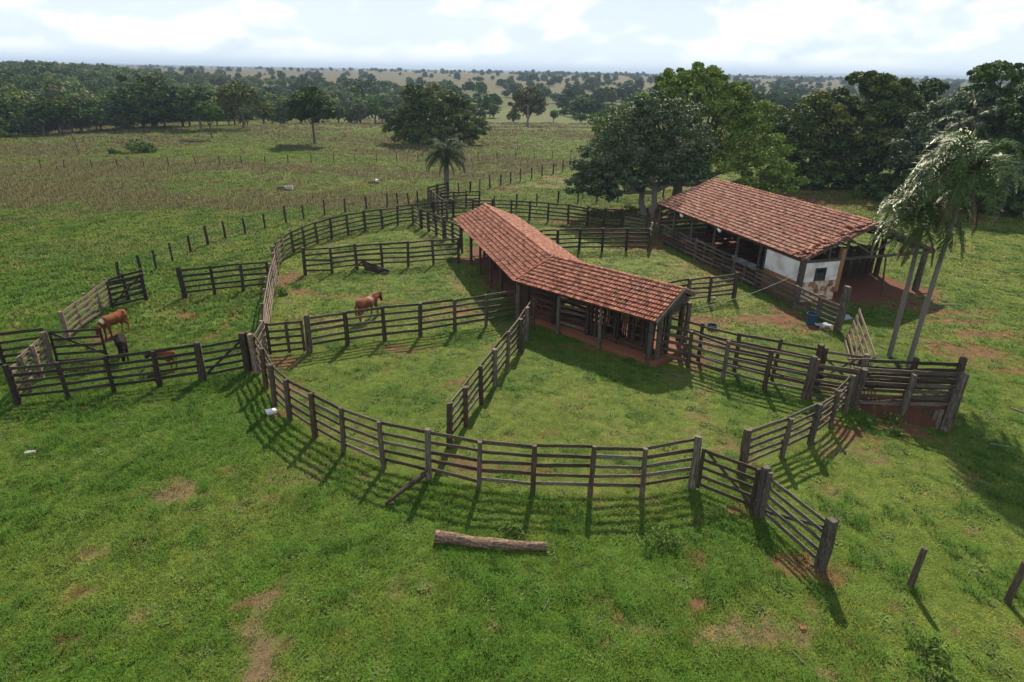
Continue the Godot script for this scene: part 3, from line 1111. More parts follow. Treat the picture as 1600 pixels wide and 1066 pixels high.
# ---------------------------------------------------------------- trees
# leaves on lobes; each lobe is [centre, radii]
func crown_mesh(lobes: Array, count: int, size: float, tones: Array, droop := 0.0, inner := 0.25, lump := 0.35) -> ArrayMesh:
	var v := PackedVector3Array()
	var nn := PackedVector3Array()
	var c := PackedColorArray()
	var ix := PackedInt32Array()
	var area := []
	var total := 0.0
	for l: Array in lobes:
		var q: Vector3 = l[1]
		total += pow(q.x * q.y * q.z, 0.667)
		area.append(total)
	var off := rr(0, 100)
	# every lobe carries boughs: small leafy cushions over its surface
	var boughs := []
	for l: Array in lobes:
		var ra0: Vector3 = l[1]
		var nb_ := 17
		for k in nb_:
			var y0 := 1.0 - 1.7 * (k + 0.5) / nb_
			var a0 := k * 2.39996 + off
			var d0 := Vector3(sqrt(1.0 - y0 * y0) * cos(a0), y0, sqrt(1.0 - y0 * y0) * sin(a0))
			var mean := pow(ra0.x * ra0.y * ra0.z, 0.3333)
			boughs.append([l[0] + d0 * ra0 * rr(0.60, 1.16), Vector3(1, 0.62, 1) * mean * rr(0.18, 0.40), rr(-0.5, 0.5)])
	for i in count:
		var li := rng.randi() % boughs.size()
		var tone0 := 0.0
		var ce: Vector3
		var ra: Vector3
		if rng.randf() < 0.12:
			var pickv := rng.randf() * total
			li = 0
			while area[li] < pickv:
				li += 1
			ce = lobes[li][0]
			ra = lobes[li][1] * 0.8
		else:
			ce = boughs[li][0]
			ra = boughs[li][1]
			tone0 = boughs[li][2]
		var dir := Vector3(rng.randfn(), rng.randfn(), rng.randfn()).normalized()
		if dir.y < -0.25 and rng.randf() < 0.6:
			dir.y = -dir.y
		var f := rr(0.84, 1.02)
		if rng.randf() < inner:
			f = rr(0.45, 0.85)
		# uneven outline: clumps stand out, with gaps between
		var q := dir * 2.3 + Vector3(off + li * 7.0, 0, 0)
		var bump := nb.get_noise_3d(q.x * 22.0, q.y * 22.0, q.z * 22.0)
		var fineb := nc.get_noise_3d(q.x * 12.0, q.y * 12.0, q.z * 12.0)
		f *= 1.0 + lump * bump + 0.2 * fineb
		var p := ce + dir * ra * f
		# a leaf spray: a bent pair of triangles
		var out := (dir * 0.75 + Vector3(rng.randfn(), rng.randfn(), rng.randfn()) * 0.55 + Vector3(0, 0.45, 0)).normalized()
		var lx := out.cross(Vector3(rng.randfn(), rng.randfn(), rng.randfn())).normalized()
		if droop > 0.0:
			lx = (lx + Vector3.DOWN * droop).normalized()
			out = (out - lx * out.dot(lx)).normalized()
		var ly := out.cross(lx).normalized()
		var s := size * rr(0.4, 1.55)
		var tone := clampf(0.5 + tone0 * 0.7 + rr(-0.3, 0.3), 0.0, 0.999) * (tones.size() - 1)
		var col: Color = (tones[int(tone)] as Color).lerp(tones[int(tone) + 1], tone - int(tone))
		col = col * rr(0.8, 1.2)
		var b := v.size()
		v.append(p - lx * s * 0.5)
		v.append(p + ly * s * 0.32 + out * s * 0.06)
		v.append(p + lx * s * 0.55 - out * s * 0.10)
		v.append(p - ly * s * 0.32 + out * s * 0.06)
		for k in 4:
			nn.append(out)
			c.append(col)
		# clockwise seen from "out"
		if (v[b + 2] - v[b]).cross(v[b + 1] - v[b]).dot(out) > 0.0:
			ix.append_array(PackedInt32Array([b, b + 1, b + 2, b, b + 2, b + 3]))
		else:
			ix.append_array(PackedInt32Array([b, b + 2, b + 1, b, b + 3, b + 2]))
	var arr := []
	arr.resize(Mesh.ARRAY_MAX)
	arr[Mesh.ARRAY_VERTEX] = v
	arr[Mesh.ARRAY_NORMAL] = nn
	arr[Mesh.ARRAY_COLOR] = c
	arr[Mesh.ARRAY_INDEX] = ix
	var m := ArrayMesh.new()
	m.add_surface_from_arrays(Mesh.PRIMITIVE_TRIANGLES, arr)
	return m


# a trunk from the ground that forks into a limb for each lobe
func trunk_mesh(lobes: Array, r: float, fork: float, lean := Vector3.ZERO, sides := 7, stems := 1) -> ArrayMesh:
	var b := MB.new()
	for s in stems:
		var o := Vector3.ZERO if stems == 1 else Vector3(rr(-1, 1), 0, rr(-1, 1)) * r * 1.6
		var top := Vector3(0, fork, 0) + lean + o * 2.0
		b.tube([o + Vector3(0, -0.3, 0), o + Vector3(0, 0.25, 0), o + top * 0.5 + Vector3(rr(-0.1, 0.1), 0, rr(-0.1, 0.1)), top], [r * 1.5, r * 1.12, r * 0.95, r * 0.8], sides, true, 0.08, s)
		for i in lobes.size():
			if i % stems != s:
				continue
			var ce: Vector3 = lobes[i][0]
			var ra: Vector3 = lobes[i][1]
			var e := ce + Vector3(0, ra.y * 0.25, 0)
			var mid := top.lerp(e, 0.5) + Vector3(rr(-0.3, 0.3), -0.12 * (e - top).length() * 0.5, rr(-0.3, 0.3))
			b.tube([top - Vector3(0, r * 0.5, 0), mid, e], [r * 0.62, r * 0.42, r * 0.14], maxi(sides - 2, 4), false)
			for k in 2:
				var e2 := ce + Vector3(rr(-1, 1) * ra.x, rr(-0.1, 0.6) * ra.y, rr(-1, 1) * ra.z) * 0.75
				b.tube([mid, mid.lerp(e2, 0.5) + Vector3(0, -0.1, 0), e2], [r * 0.3, r * 0.2, r * 0.06], 4, false)
	return b.mesh()


func tree(called: String, label: String, at: Vector3, lobes: Array, o: Dictionary) -> Node3D:
	var t := thing(called, label, "tree", at, 0.0, o.get("group", ""))
	t.scale = o.get("scale", Vector3.ONE)
	part(t, "trunk", trunk_mesh(lobes, o.get("r", 0.3), o.get("fork", 2.0), o.get("lean", Vector3.ZERO), 8, o.get("stems", 1)), o.get("bark", M.bark))
	part(t, "crown", crown_mesh(lobes, o.get("n", 8000), o.get("leaf", 0.4), o.get("tones", G_MID), o.get("droop", 0.0), o.get("inner", 0.25), o.get("lump", 0.35)), o.get("mat", M.leaf))
	return t


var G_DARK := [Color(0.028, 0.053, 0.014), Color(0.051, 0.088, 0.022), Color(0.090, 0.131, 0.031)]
var G_MID := [Color(0.046, 0.088, 0.017), Color(0.079, 0.135, 0.025), Color(0.134, 0.194, 0.038)]
var G_BRIGHT := [Color(0.090, 0.150, 0.026), Color(0.160, 0.231, 0.043), Color(0.243, 0.300, 0.070)]
var G_GREY := [Color(0.044, 0.070, 0.034), Color(0.077, 0.110, 0.053), Color(0.134, 0.165, 0.086)]
var G_OLIVE := [Color(0.067, 0.088, 0.022), Color(0.115, 0.135, 0.031), Color(0.179, 0.188, 0.046)]
var G_DULL := [Color(0.079, 0.088, 0.041), Color(0.115, 0.120, 0.055), Color(0.154, 0.145, 0.074)]


func lobe(x: float, y: float, z: float, rx: float, ry: float, rz: float) -> Array:
	return [Vector3(x, y, z), Vector3(rx, ry, rz)]


func round_lobes(h: float, w: float, low: float, n: int) -> Array:
	var out := []
	for i in n:
		var a := TAU * i / n + rr(-0.4, 0.4)
		var k := rr(0.35, 0.6)
		var y := lerpf(low, h, rr(0.35, 0.65))
		out.append([Vector3(cos(a) * w * k, y, sin(a) * w * k), Vector3(w * rr(0.42, 0.58), (h - low) * rr(0.32, 0.42), w * rr(0.42, 0.58))])
	out.append([Vector3(rr(-0.1, 0.1) * w, lerpf(low, h, 0.66), 0), Vector3(w * 0.6, (h - low) * 0.36, w * 0.6)])
	return out


func build_near_trees() -> void:
	# dark glossy tree with a pale forked trunk, next to the barn's far end
	tree("shade_tree", "dark grey-green tree with a pale forked trunk at the barn's far corner", P(12.9, 60.6), [
		lobe(-1.0, 6.2, 0, 3.0, 2.4, 2.8), lobe(-4.4, 5.6, 0.6, 2.6, 2.0, 2.4), lobe(-2.6, 8.0, -0.4, 3.0, 2.0, 2.6), lobe(1.3, 8.6, 0, 2.8, 2.0, 2.6),
		lobe(3.0, 6.6, 0.4, 2.6, 2.2, 2.4), lobe(-5.6, 4.3, 1.0, 1.7, 1.5, 1.6), lobe(0.8, 4.9, 1.2, 2.2, 1.6, 1.8), lobe(-3.0, 3.6, 1.6, 2.2, 1.2, 1.8), lobe(-6.2, 3.0, 1.6, 1.6, 1.2, 1.5), lobe(-4.6, 2.6, 2.0, 1.3, 0.8, 1.3), lobe(2.6, 4.2, 1.4, 2.2, 1.6, 2.0), lobe(-0.6, 9.6, -0.8, 2.0, 1.3, 2.0)],
		{"r": 0.30, "fork": 2.6, "stems": 2, "bark": M.bark_pale, "n": 56000, "leaf": 0.20, "tones": G_GREY, "mat": M.leaf_gloss, "lump": 0.5})
	# tall bright green weeping tree behind it
	tree("weeping_tree", "tall bright green weeping tree rising behind the barn's far end", P(17.4, 68.4), [
		lobe(0.6, 11.2, 0, 3.2, 2.6, 3.0), lobe(1.2, 13.0, 0, 2.2, 1.3, 2.0), lobe(-1.8, 12.4, 0.4, 1.8, 1.2, 1.8), lobe(-3.6, 9.4, 0.5, 3.2, 2.4, 3.0), lobe(-7.0, 8.0, 1.0, 2.6, 1.9, 2.4), lobe(4.0, 10.0, 0, 2.6, 2.4, 2.6), lobe(5.0, 11.6, -0.4, 1.4, 1.2, 1.4),
		lobe(5.4, 6.8, 0, 3.2, 2.6, 3.0), lobe(8.0, 4.4, 0, 3.0, 2.8, 2.8), lobe(10.4, 2.6, 0.3, 2.0, 2.2, 2.0), lobe(6.8, 9.0, 0, 2.0, 2.0, 2.0), lobe(-5.4, 6.2, 1.0, 3.0, 2.2, 2.6), lobe(2.4, 4.8, 1.2, 3.4, 2.2, 2.8), lobe(-8.6, 3.0, 4.0, 1.8, 1.5, 1.8), lobe(-4.6, 4.4, 2.0, 2.6, 2.0, 2.4)],
		{"scale": Vector3(1.0, 0.95, 1.0), "r": 0.55, "fork": 2.4, "n": 84000, "leaf": 0.24, "tones": G_BRIGHT, "droop": 0.7, "lump": 0.5})
	# dark mass behind the barn
	tree("mango_tree", "broad dark olive tree standing right behind the barn roof", P(37.8, 83.0), [
		lobe(-1.5, 7.0, 0, 4.6, 3.2, 4.2), lobe(-4.6, 5.0, 1, 3.0, 2.8, 3.0), lobe(2.8, 6.6, 0, 4.0, 3.4, 4.0), lobe(0.5, 9.0, 0, 3.6, 2.0, 3.4), lobe(-1.0, 3.4, 2.0, 4.4, 2.2, 3.2), lobe(4.6, 4.0, 1.5, 3.6, 2.6, 3.0)],
		{"r": 0.5, "fork": 1.8, "n": 44000, "leaf": 0.33, "tones": [G_DARK[0], G_DARK[1], G_OLIVE[1], G_OLIVE[2]], "mat": M.leaf})
	tree("tall_tree", "tallest dark tree behind the barn, its thin crown above the skyline", P(43.4, 81.0), [
		lobe(0.0, 11.8, 0, 2.8, 1.5, 2.8), lobe(-2.2, 12.6, 0.4, 2.0, 0.8, 2.0), lobe(2.4, 10.4, 0, 2.8, 1.8, 2.6), lobe(0.6, 8.6, 0.5, 3.6, 2.4, 3.2), lobe(3.6, 7.4, 0, 3.0, 2.6, 3.0), lobe(1.0, 4.8, 1.5, 4.0, 2.8, 3.4), lobe(4.4, 3.6, 1.0, 3.0, 2.2, 2.8)],
		{"r": 0.45, "fork": 3.4, "n": 44000, "leaf": 0.32, "tones": [G_DARK[0], G_DARK[2], G_OLIVE[2]], "lump": 0.5})
	tree("dark_tree", "dark leafy tree behind the two tall palms, left part of the grove", P(45.6, 70.5), [
		lobe(0, 8.0, 0, 3.8, 2.8, 3.6), lobe(-2.6, 5.4, 1.0, 3.2, 2.8, 3.0), lobe(2.4, 9.4, 0, 3.2, 2.2, 3.0), lobe(1.6, 4.8, 1.2, 3.8, 2.6, 3.2), lobe(3.6, 6.6, 0, 3.4, 2.8, 3.2)],
		{"r": 0.4, "fork": 2.2, "n": 40000, "leaf": 0.32, "tones": G_GREY, "mat": M.leaf_gloss, "lump": 0.5})
	tree("dark_tree", "dark leafy tree at the picture's right edge, right part of the grove", P(52.0, 66.0), [
		lobe(0, 8.4, 0, 4.2, 3.0, 3.8), lobe(-2.8, 5.2, 1.0, 3.4, 2.8, 3.2), lobe(-1.0, 10.6, 0, 3.2, 1.7, 3.0), lobe(3.2, 8.0, 0.5, 3.4, 3.0, 3.2), lobe(1.0, 4.2, 1.4, 4.6, 2.8, 3.6), lobe(5.4, 5.2, 0, 3.4, 3.2, 3.2)],
		{"r": 0.45, "fork": 2.2, "n": 44000, "leaf": 0.33, "tones": G_DARK, "mat": M.leaf_gloss, "lump": 0.5})
	tree("slender_tree", "slender tree with an airy top above the grove's right end", P(53.0, 75.0), [
		lobe(0, 13.2, 0, 1.7, 1.1, 1.6), lobe(-2.4, 13.0, 0.4, 1.3, 0.9, 1.3), lobe(2.6, 12.2, 0, 1.4, 0.9, 1.4), lobe(-0.6, 11.0, 0, 2.4, 1.3, 2.2)],
		{"r": 0.25, "fork": 8.5, "n": 5200, "leaf": 0.42, "tones": G_MID, "lump": 0.7})
	tree("dark_tree", "dark tree filling the gap beyond the barn's right gable", P(49.5, 84.0), [
		lobe(0, 8.6, 0, 5.0, 3.2, 4.0), lobe(5.0, 7.4, 0, 4.4, 3.4, 4.0), lobe(0.5, 4.4, 1.2, 5.6, 3.2, 4.0), lobe(6.0, 4.0, 1.0, 4.0, 3.0, 3.4)],
		{"r": 0.45, "fork": 2.2, "n": 32000, "leaf": 0.4, "tones": G_DARK, "lump": 0.45})
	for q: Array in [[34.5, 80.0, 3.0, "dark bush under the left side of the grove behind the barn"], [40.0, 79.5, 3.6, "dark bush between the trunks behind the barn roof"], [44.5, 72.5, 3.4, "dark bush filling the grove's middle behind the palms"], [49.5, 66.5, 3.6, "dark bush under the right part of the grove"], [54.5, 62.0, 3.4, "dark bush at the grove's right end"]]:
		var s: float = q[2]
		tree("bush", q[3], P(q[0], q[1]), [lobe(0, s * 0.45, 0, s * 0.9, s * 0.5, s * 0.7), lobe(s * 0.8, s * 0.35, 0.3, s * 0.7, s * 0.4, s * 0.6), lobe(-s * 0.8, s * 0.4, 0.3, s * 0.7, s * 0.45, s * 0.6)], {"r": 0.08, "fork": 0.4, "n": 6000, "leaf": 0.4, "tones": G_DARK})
	# the broad evergreen in the pasture
	tree("fig_tree", "huge broad dark tree with low skirts alone in the pasture", P(-15.6, 126.0), [
		lobe(0, 9.0, 0, 6.2, 3.6, 5.4), lobe(-4.2, 6.4, 0.5, 3.8, 3.2, 3.8), lobe(4.6, 6.0, 0.4, 4.8, 3.2, 4.4), lobe(-7.0, 4.4, 1.0, 2.8, 2.6, 2.8), lobe(8.0, 4.0, 0.5, 3.2, 2.4, 3.2), lobe(0.5, 3.0, 2.6, 6.0, 3.0, 4.0), lobe(-4.6, 1.8, 2.0, 3.6, 1.8, 3.0), lobe(5.2, 1.9, 2.0, 4.0, 1.9, 3.0), lobe(0.4, 1.3, 3.6, 4.2, 1.5, 2.6), lobe(3.8, 9.2, -0.5, 3.4, 2.4, 3.2), lobe(-3.0, 10.6, 0, 3.4, 2.2, 3.2)],
		{"scale": Vector3(0.90, 0.80, 0.90), "r": 0.7, "fork": 1.6, "n": 40000, "leaf": 0.5, "tones": [G_DARK[0], G_DARK[1], G_OLIVE[1], G_OLIVE[2]], "lump": 0.4})
	tree("round_tree", "neat dark round tree on a straight bare trunk in the pasture", P(-35.9, 117.3), [
		lobe(0, 8.2, 0, 3.6, 2.8, 3.4), lobe(-2.4, 6.4, 0.3, 2.4, 2.0, 2.4), lobe(2.6, 6.4, 0.2, 2.3, 2.0, 2.3), lobe(-0.4, 9.4, 0, 2.4, 1.8, 2.4)],
		{"scale": Vector3(0.92, 0.84, 0.92), "r": 0.24, "fork": 4.2, "n": 11000, "leaf": 0.5, "tones": G_DARK, "lump": 0.4})
	tree("small_tree", "small light green tree on a thin trunk by the forest edge", P(-58.3, 126.4), [
		lobe(0, 5.2, 0, 1.9, 1.6, 1.8), lobe(1.2, 4.4, 0.2, 1.3, 1.1, 1.3), lobe(-1.0, 4.6, 0, 1.3, 1.1, 1.3)],
		{"r": 0.16, "fork": 2.6, "n": 5000, "leaf": 0.42, "tones": G_MID})
	tree("umbrella_tree", "olive umbrella-shaped tree on a forked trunk at the forest edge", P(-61.8, 150.0), [
		lobe(0, 7.6, 0, 4.0, 1.7, 3.6), lobe(-2.6, 5.8, 0, 2.4, 1.5, 2.4), lobe(2.6, 6.2, 0, 2.4, 1.6, 2.4)],
		{"r": 0.22, "fork": 3.2, "stems": 2, "n": 7000, "leaf": 0.5, "tones": G_OLIVE})
	tree("leaning_tree", "dark tree beside the small light green one at the forest edge", P(-68.5, 144.0), [
		lobe(0, 6.2, 0, 3.0, 2.0, 2.8), lobe(-1.4, 4.6, 0, 2.2, 1.6, 2.2), lobe(1.4, 5.0, 0, 2.0, 1.8, 2.0)],
		{"r": 0.24, "fork": 2.8, "n": 7000, "leaf": 0.5, "tones": G_DARK})
	tree("dome_tree", "large dark dome of a tree standing at the front of the left forest", P(-79.5, 145.5), [
		lobe(0, 6.6, 0, 5.8, 4.0, 5.2), lobe(-3.8, 4.2, 1, 4.0, 3.6, 4.0), lobe(3.8, 4.4, 1, 4.0, 3.8, 4.0), lobe(0, 3.0, 2.6, 5.2, 3.2, 3.6)],
		{"r": 0.5, "fork": 1.6, "n": 17000, "leaf": 0.55, "tones": G_DARK, "lump": 0.3})
	tree("dull_tree", "dull brownish tree with a dead pole before it in the far pasture", P(3.5, 194.5), [
		lobe(0, 8.0, 0, 4.2, 3.0, 4.0), lobe(-1.8, 5.6, 0, 3.2, 2.8, 3.0), lobe(1.8, 5.4, 0.2, 3.0, 2.8, 3.0)],
		{"r": 0.35, "fork": 2.4, "n": 9000, "leaf": 0.6, "tones": G_DULL})
	tree("thorn_tree", "lone dark tree seen in the gap between the bright tree and the barn trees", P(71.0, 196.0), [
		lobe(0, 7.0, 0, 3.8, 2.6, 3.6), lobe(-1.6, 9.0, 0, 2.2, 1.8, 2.2), lobe(3.0, 5.6, 0, 2.6, 2.0, 2.6)],
		{"r": 0.35, "fork": 2.8, "n": 7000, "leaf": 0.6, "tones": G_DARK})
	# a leafless sapling and a dead pole
	var b := MB.new()
	b.tube([Vector3(0, -0.2, 0), Vector3(-0.2, 1.6, 0), Vector3(-0.6, 3.2, 0)], [0.10, 0.08, 0.05], 6)
	for k in 9:
		var s := Vector3(-0.25 - k * 0.04, 1.7 + k * 0.17, 0)
		b.tube([s, s + Vector3(rr(-1.0, 0.9), rr(0.3, 0.9), rr(-0.6, 0.6))], [0.03, 0.008], 4, false)
	var sap := thing("bare_sapling", "thin leafless sapling standing alone in the left pasture", "tree", P(-67.5, 100.8))
	part(sap, "trunk", b.mesh(), M.bark)
	var dp := MB.new()
	dp.tube([Vector3(0, -0.2, 0), Vector3(0.1, 3.0, 0), Vector3(0, 6.2, 0)], [0.22, 0.18, 0.13], 7)
	dp.tube([Vector3(0, 5.6, 0), Vector3(1.0, 6.4, 0)], [0.16, 0.06], 5)
	dp.tube([Vector3(0, 5.8, 0), Vector3(-1.1, 6.5, 0.1)], [0.16, 0.06], 5)
	single("dead_pole", "dead grey forked trunk in front of the dull brownish tree", "dead tree", dp.mesh(), M.bark_pale, Transform3D(Basis.IDENTITY, P(3.3, 188.5)))
	# low shrubs in the pasture
	for q: Array in [[-60.1, 103.7, 2.0, "low green shrub with a spreading top in the left pasture"], [-62.9, 101.8, 0.8, "tiny round shrub beside the low spreading shrub"], [-94.0, 119.0, 1.8, "pale round shrub at the foot of the left forest"]]:
		var t := thing("shrub", q[3], "shrub", P(q[0], q[1]))
		var s: float = q[2]
		var lb := [lobe(0, s * 0.45, 0, s * 0.8, s * 0.5, s * 0.7), lobe(s * 0.9, s * 0.3, 0.1, s * 0.6, s * 0.35, s * 0.5)]
		part(t, "stem", trunk_mesh(lb, 0.05, 0.25), M.bark)
		part(t, "crown", crown_mesh(lb, int(900 * s), 0.28, G_MID), M.leaf)


# ---------------------------------------------------------------- palms
func frond(b: MB, root: Vector3, dir: Vector3, len: float, sag: float, wind: Vector3, pairs: int, leaf: float, green: Array) -> void:
	var p := root
	var d := dir.normalized()
	var pts := [p]
	var step := len / 9.0
	for i in 9:
		d = (d + Vector3.DOWN * sag * (0.06 + i * 0.14) + wind * 0.10 * (0.3 + i * 0.12)).normalized()
		p += d * step
		pts.append(p)
	var r := []
	for i in 10:
		r.append(lerpf(0.035, 0.008, i / 9.0))
	b.col = Color(0.10, 0.12, 0.04)
	b.tube(pts, r, 4, false)
	for k in pairs:
		var f := 0.12 + 0.88 * k / pairs
		var fi := f * 8.999
		var i := int(fi)
		var q: Vector3 = (pts[i] as Vector3).lerp(pts[i + 1], fi - i)
		var t: Vector3 = (pts[i + 1] - pts[i]).normalized()
		var s := t.cross(Vector3.UP).normalized()
		var ll := leaf * sin(PI * clampf(f * 0.85 + 0.14, 0, 1)) * rr(0.8, 1.15)
		for sg: float in [-1.0, 1.0]:
			var o := (s * sg * 0.9 + t * rr(0.4, 0.8) + Vector3(0, rr(-0.3, 0.6), 0)).normalized()
			var m := q + o * ll * 0.5
			var e := m + (o + Vector3.DOWN * rr(0.2, 0.8) + wind * rr(0.3, 1.1)).normalized() * ll * rr(0.4, 0.6)
			var w := o.cross(Vector3(0, 1, 0) + t * 0.4).normalized() * 0.021
			b.col = (green[0] as Color).lerp(green[1], rng.randf())
			var up := w.cross(o).normalized()
			if up.y < 0.0:
				up = -up
			b.quad(q - w * 0.6, q + w * 0.6, m + w, m - w, up)
			b.tri(m - w, m + w, e, up)


func palm(label: String, at: Vector3, h: float, lean: Vector3, o: Dictionary) -> void:
	var t := thing("palm_tree", label, "palm", at)
	var b := MB.new()
	var pts := []
	var r := []
	var tr: float = o.get("r", 0.095)
	for i in 41:
		var f := i / 40.0
		pts.append(Vector3(0, -0.2 + (h + 0.2) * f, 0) + lean * f * f)
		r.append(tr * (1.25 - 0.35 * f) * (1.0 + 0.07 * (i % 2)))
	b.tube(pts, r, 9)
	part(t, "trunk", b.mesh(), M.bark_palm)
	var top: Vector3 = pts[40]
	var wind: Vector3 = o.get("wind", Vector3.ZERO)
	var n: int = o.get("n", 22)
	var fl: float = o.get("len", 2.8)
	for i in n:
		var f := MB.new()
		var el := lerpf(o.get("el0", 1.25), o.get("el1", -0.25), pow(float(i) / n, 0.8))
		var az := i * 2.39996 + rr(-0.2, 0.2)
		var d := Vector3(cos(az) * cos(el), sin(el), sin(az) * cos(el)) + wind * 0.35
		frond(f, top + Vector3(0, rr(0, 0.3), 0), d, fl * rr(0.85, 1.1), o.get("sag", 0.16), wind, o.get("pairs", 46), o.get("leaf", 0.62), o.get("green", [Color(0.040, 0.075, 0.022), Color(0.085, 0.125, 0.045)]))
		part(t, "frond", f.mesh(), M.leaf if o.get("matte", false) else M.frond)
	for i in int(o.get("dead", 5)):
		var f := MB.new()
		var az := i * 2.1 + 0.4
		frond(f, top - Vector3(0, 0.15, 0), Vector3(cos(az) * 0.55, -0.5, sin(az) * 0.55) + wind * 0.3, fl * 0.75, 0.5, wind * 0.6, 30, 0.4, [Color(0.13, 0.085, 0.05), Color(0.20, 0.14, 0.09)])
		part(t, "dead_frond", f.mesh(), M.weed)


# ---------------------------------------------------------------- woods and far trees
func simple_tree(label: String, group: String, h: float, w: float, low: float, n: int, leaf: float, tones: Array) -> Node3D:
	var lb := round_lobes(h, w, low, 4)
	var t := thing("tree", label, "tree", Vector3.ZERO, 0.0, group)
	part(t, "trunk", trunk_mesh(lb, 0.2 + h * 0.012, low + 0.3, Vector3.ZERO, 5), M.bark)
	part(t, "crown", crown_mesh(lb, n, leaf, tones, 0.0, 0.3, 0.5), M.leaf_dark)
	return t


var protos: Array = []
var used := {}

func far_tree(k: int, x: float, d: float, s: float, label: String, group: String) -> void:
	label = ["dark green", "mid green", "grey-green", "olive green", "dull brownish", "low dark", "fresh green", "pale greyish"][k] + " " + label
	var o: Node3D = protos[k]
	if used.has(k):
		o = protos[k].duplicate()
		o.name = numbered("tree")
		add_child(o)
	used[k] = true
	o.transform = Transform3D(Basis(Vector3.UP, rr(0, TAU)).scaled(Vector3(s * rr(0.9, 1.15), s * rr(0.9, 1.1), s)), P(x, d, -0.15))
	tag(o, label, "tree", group)


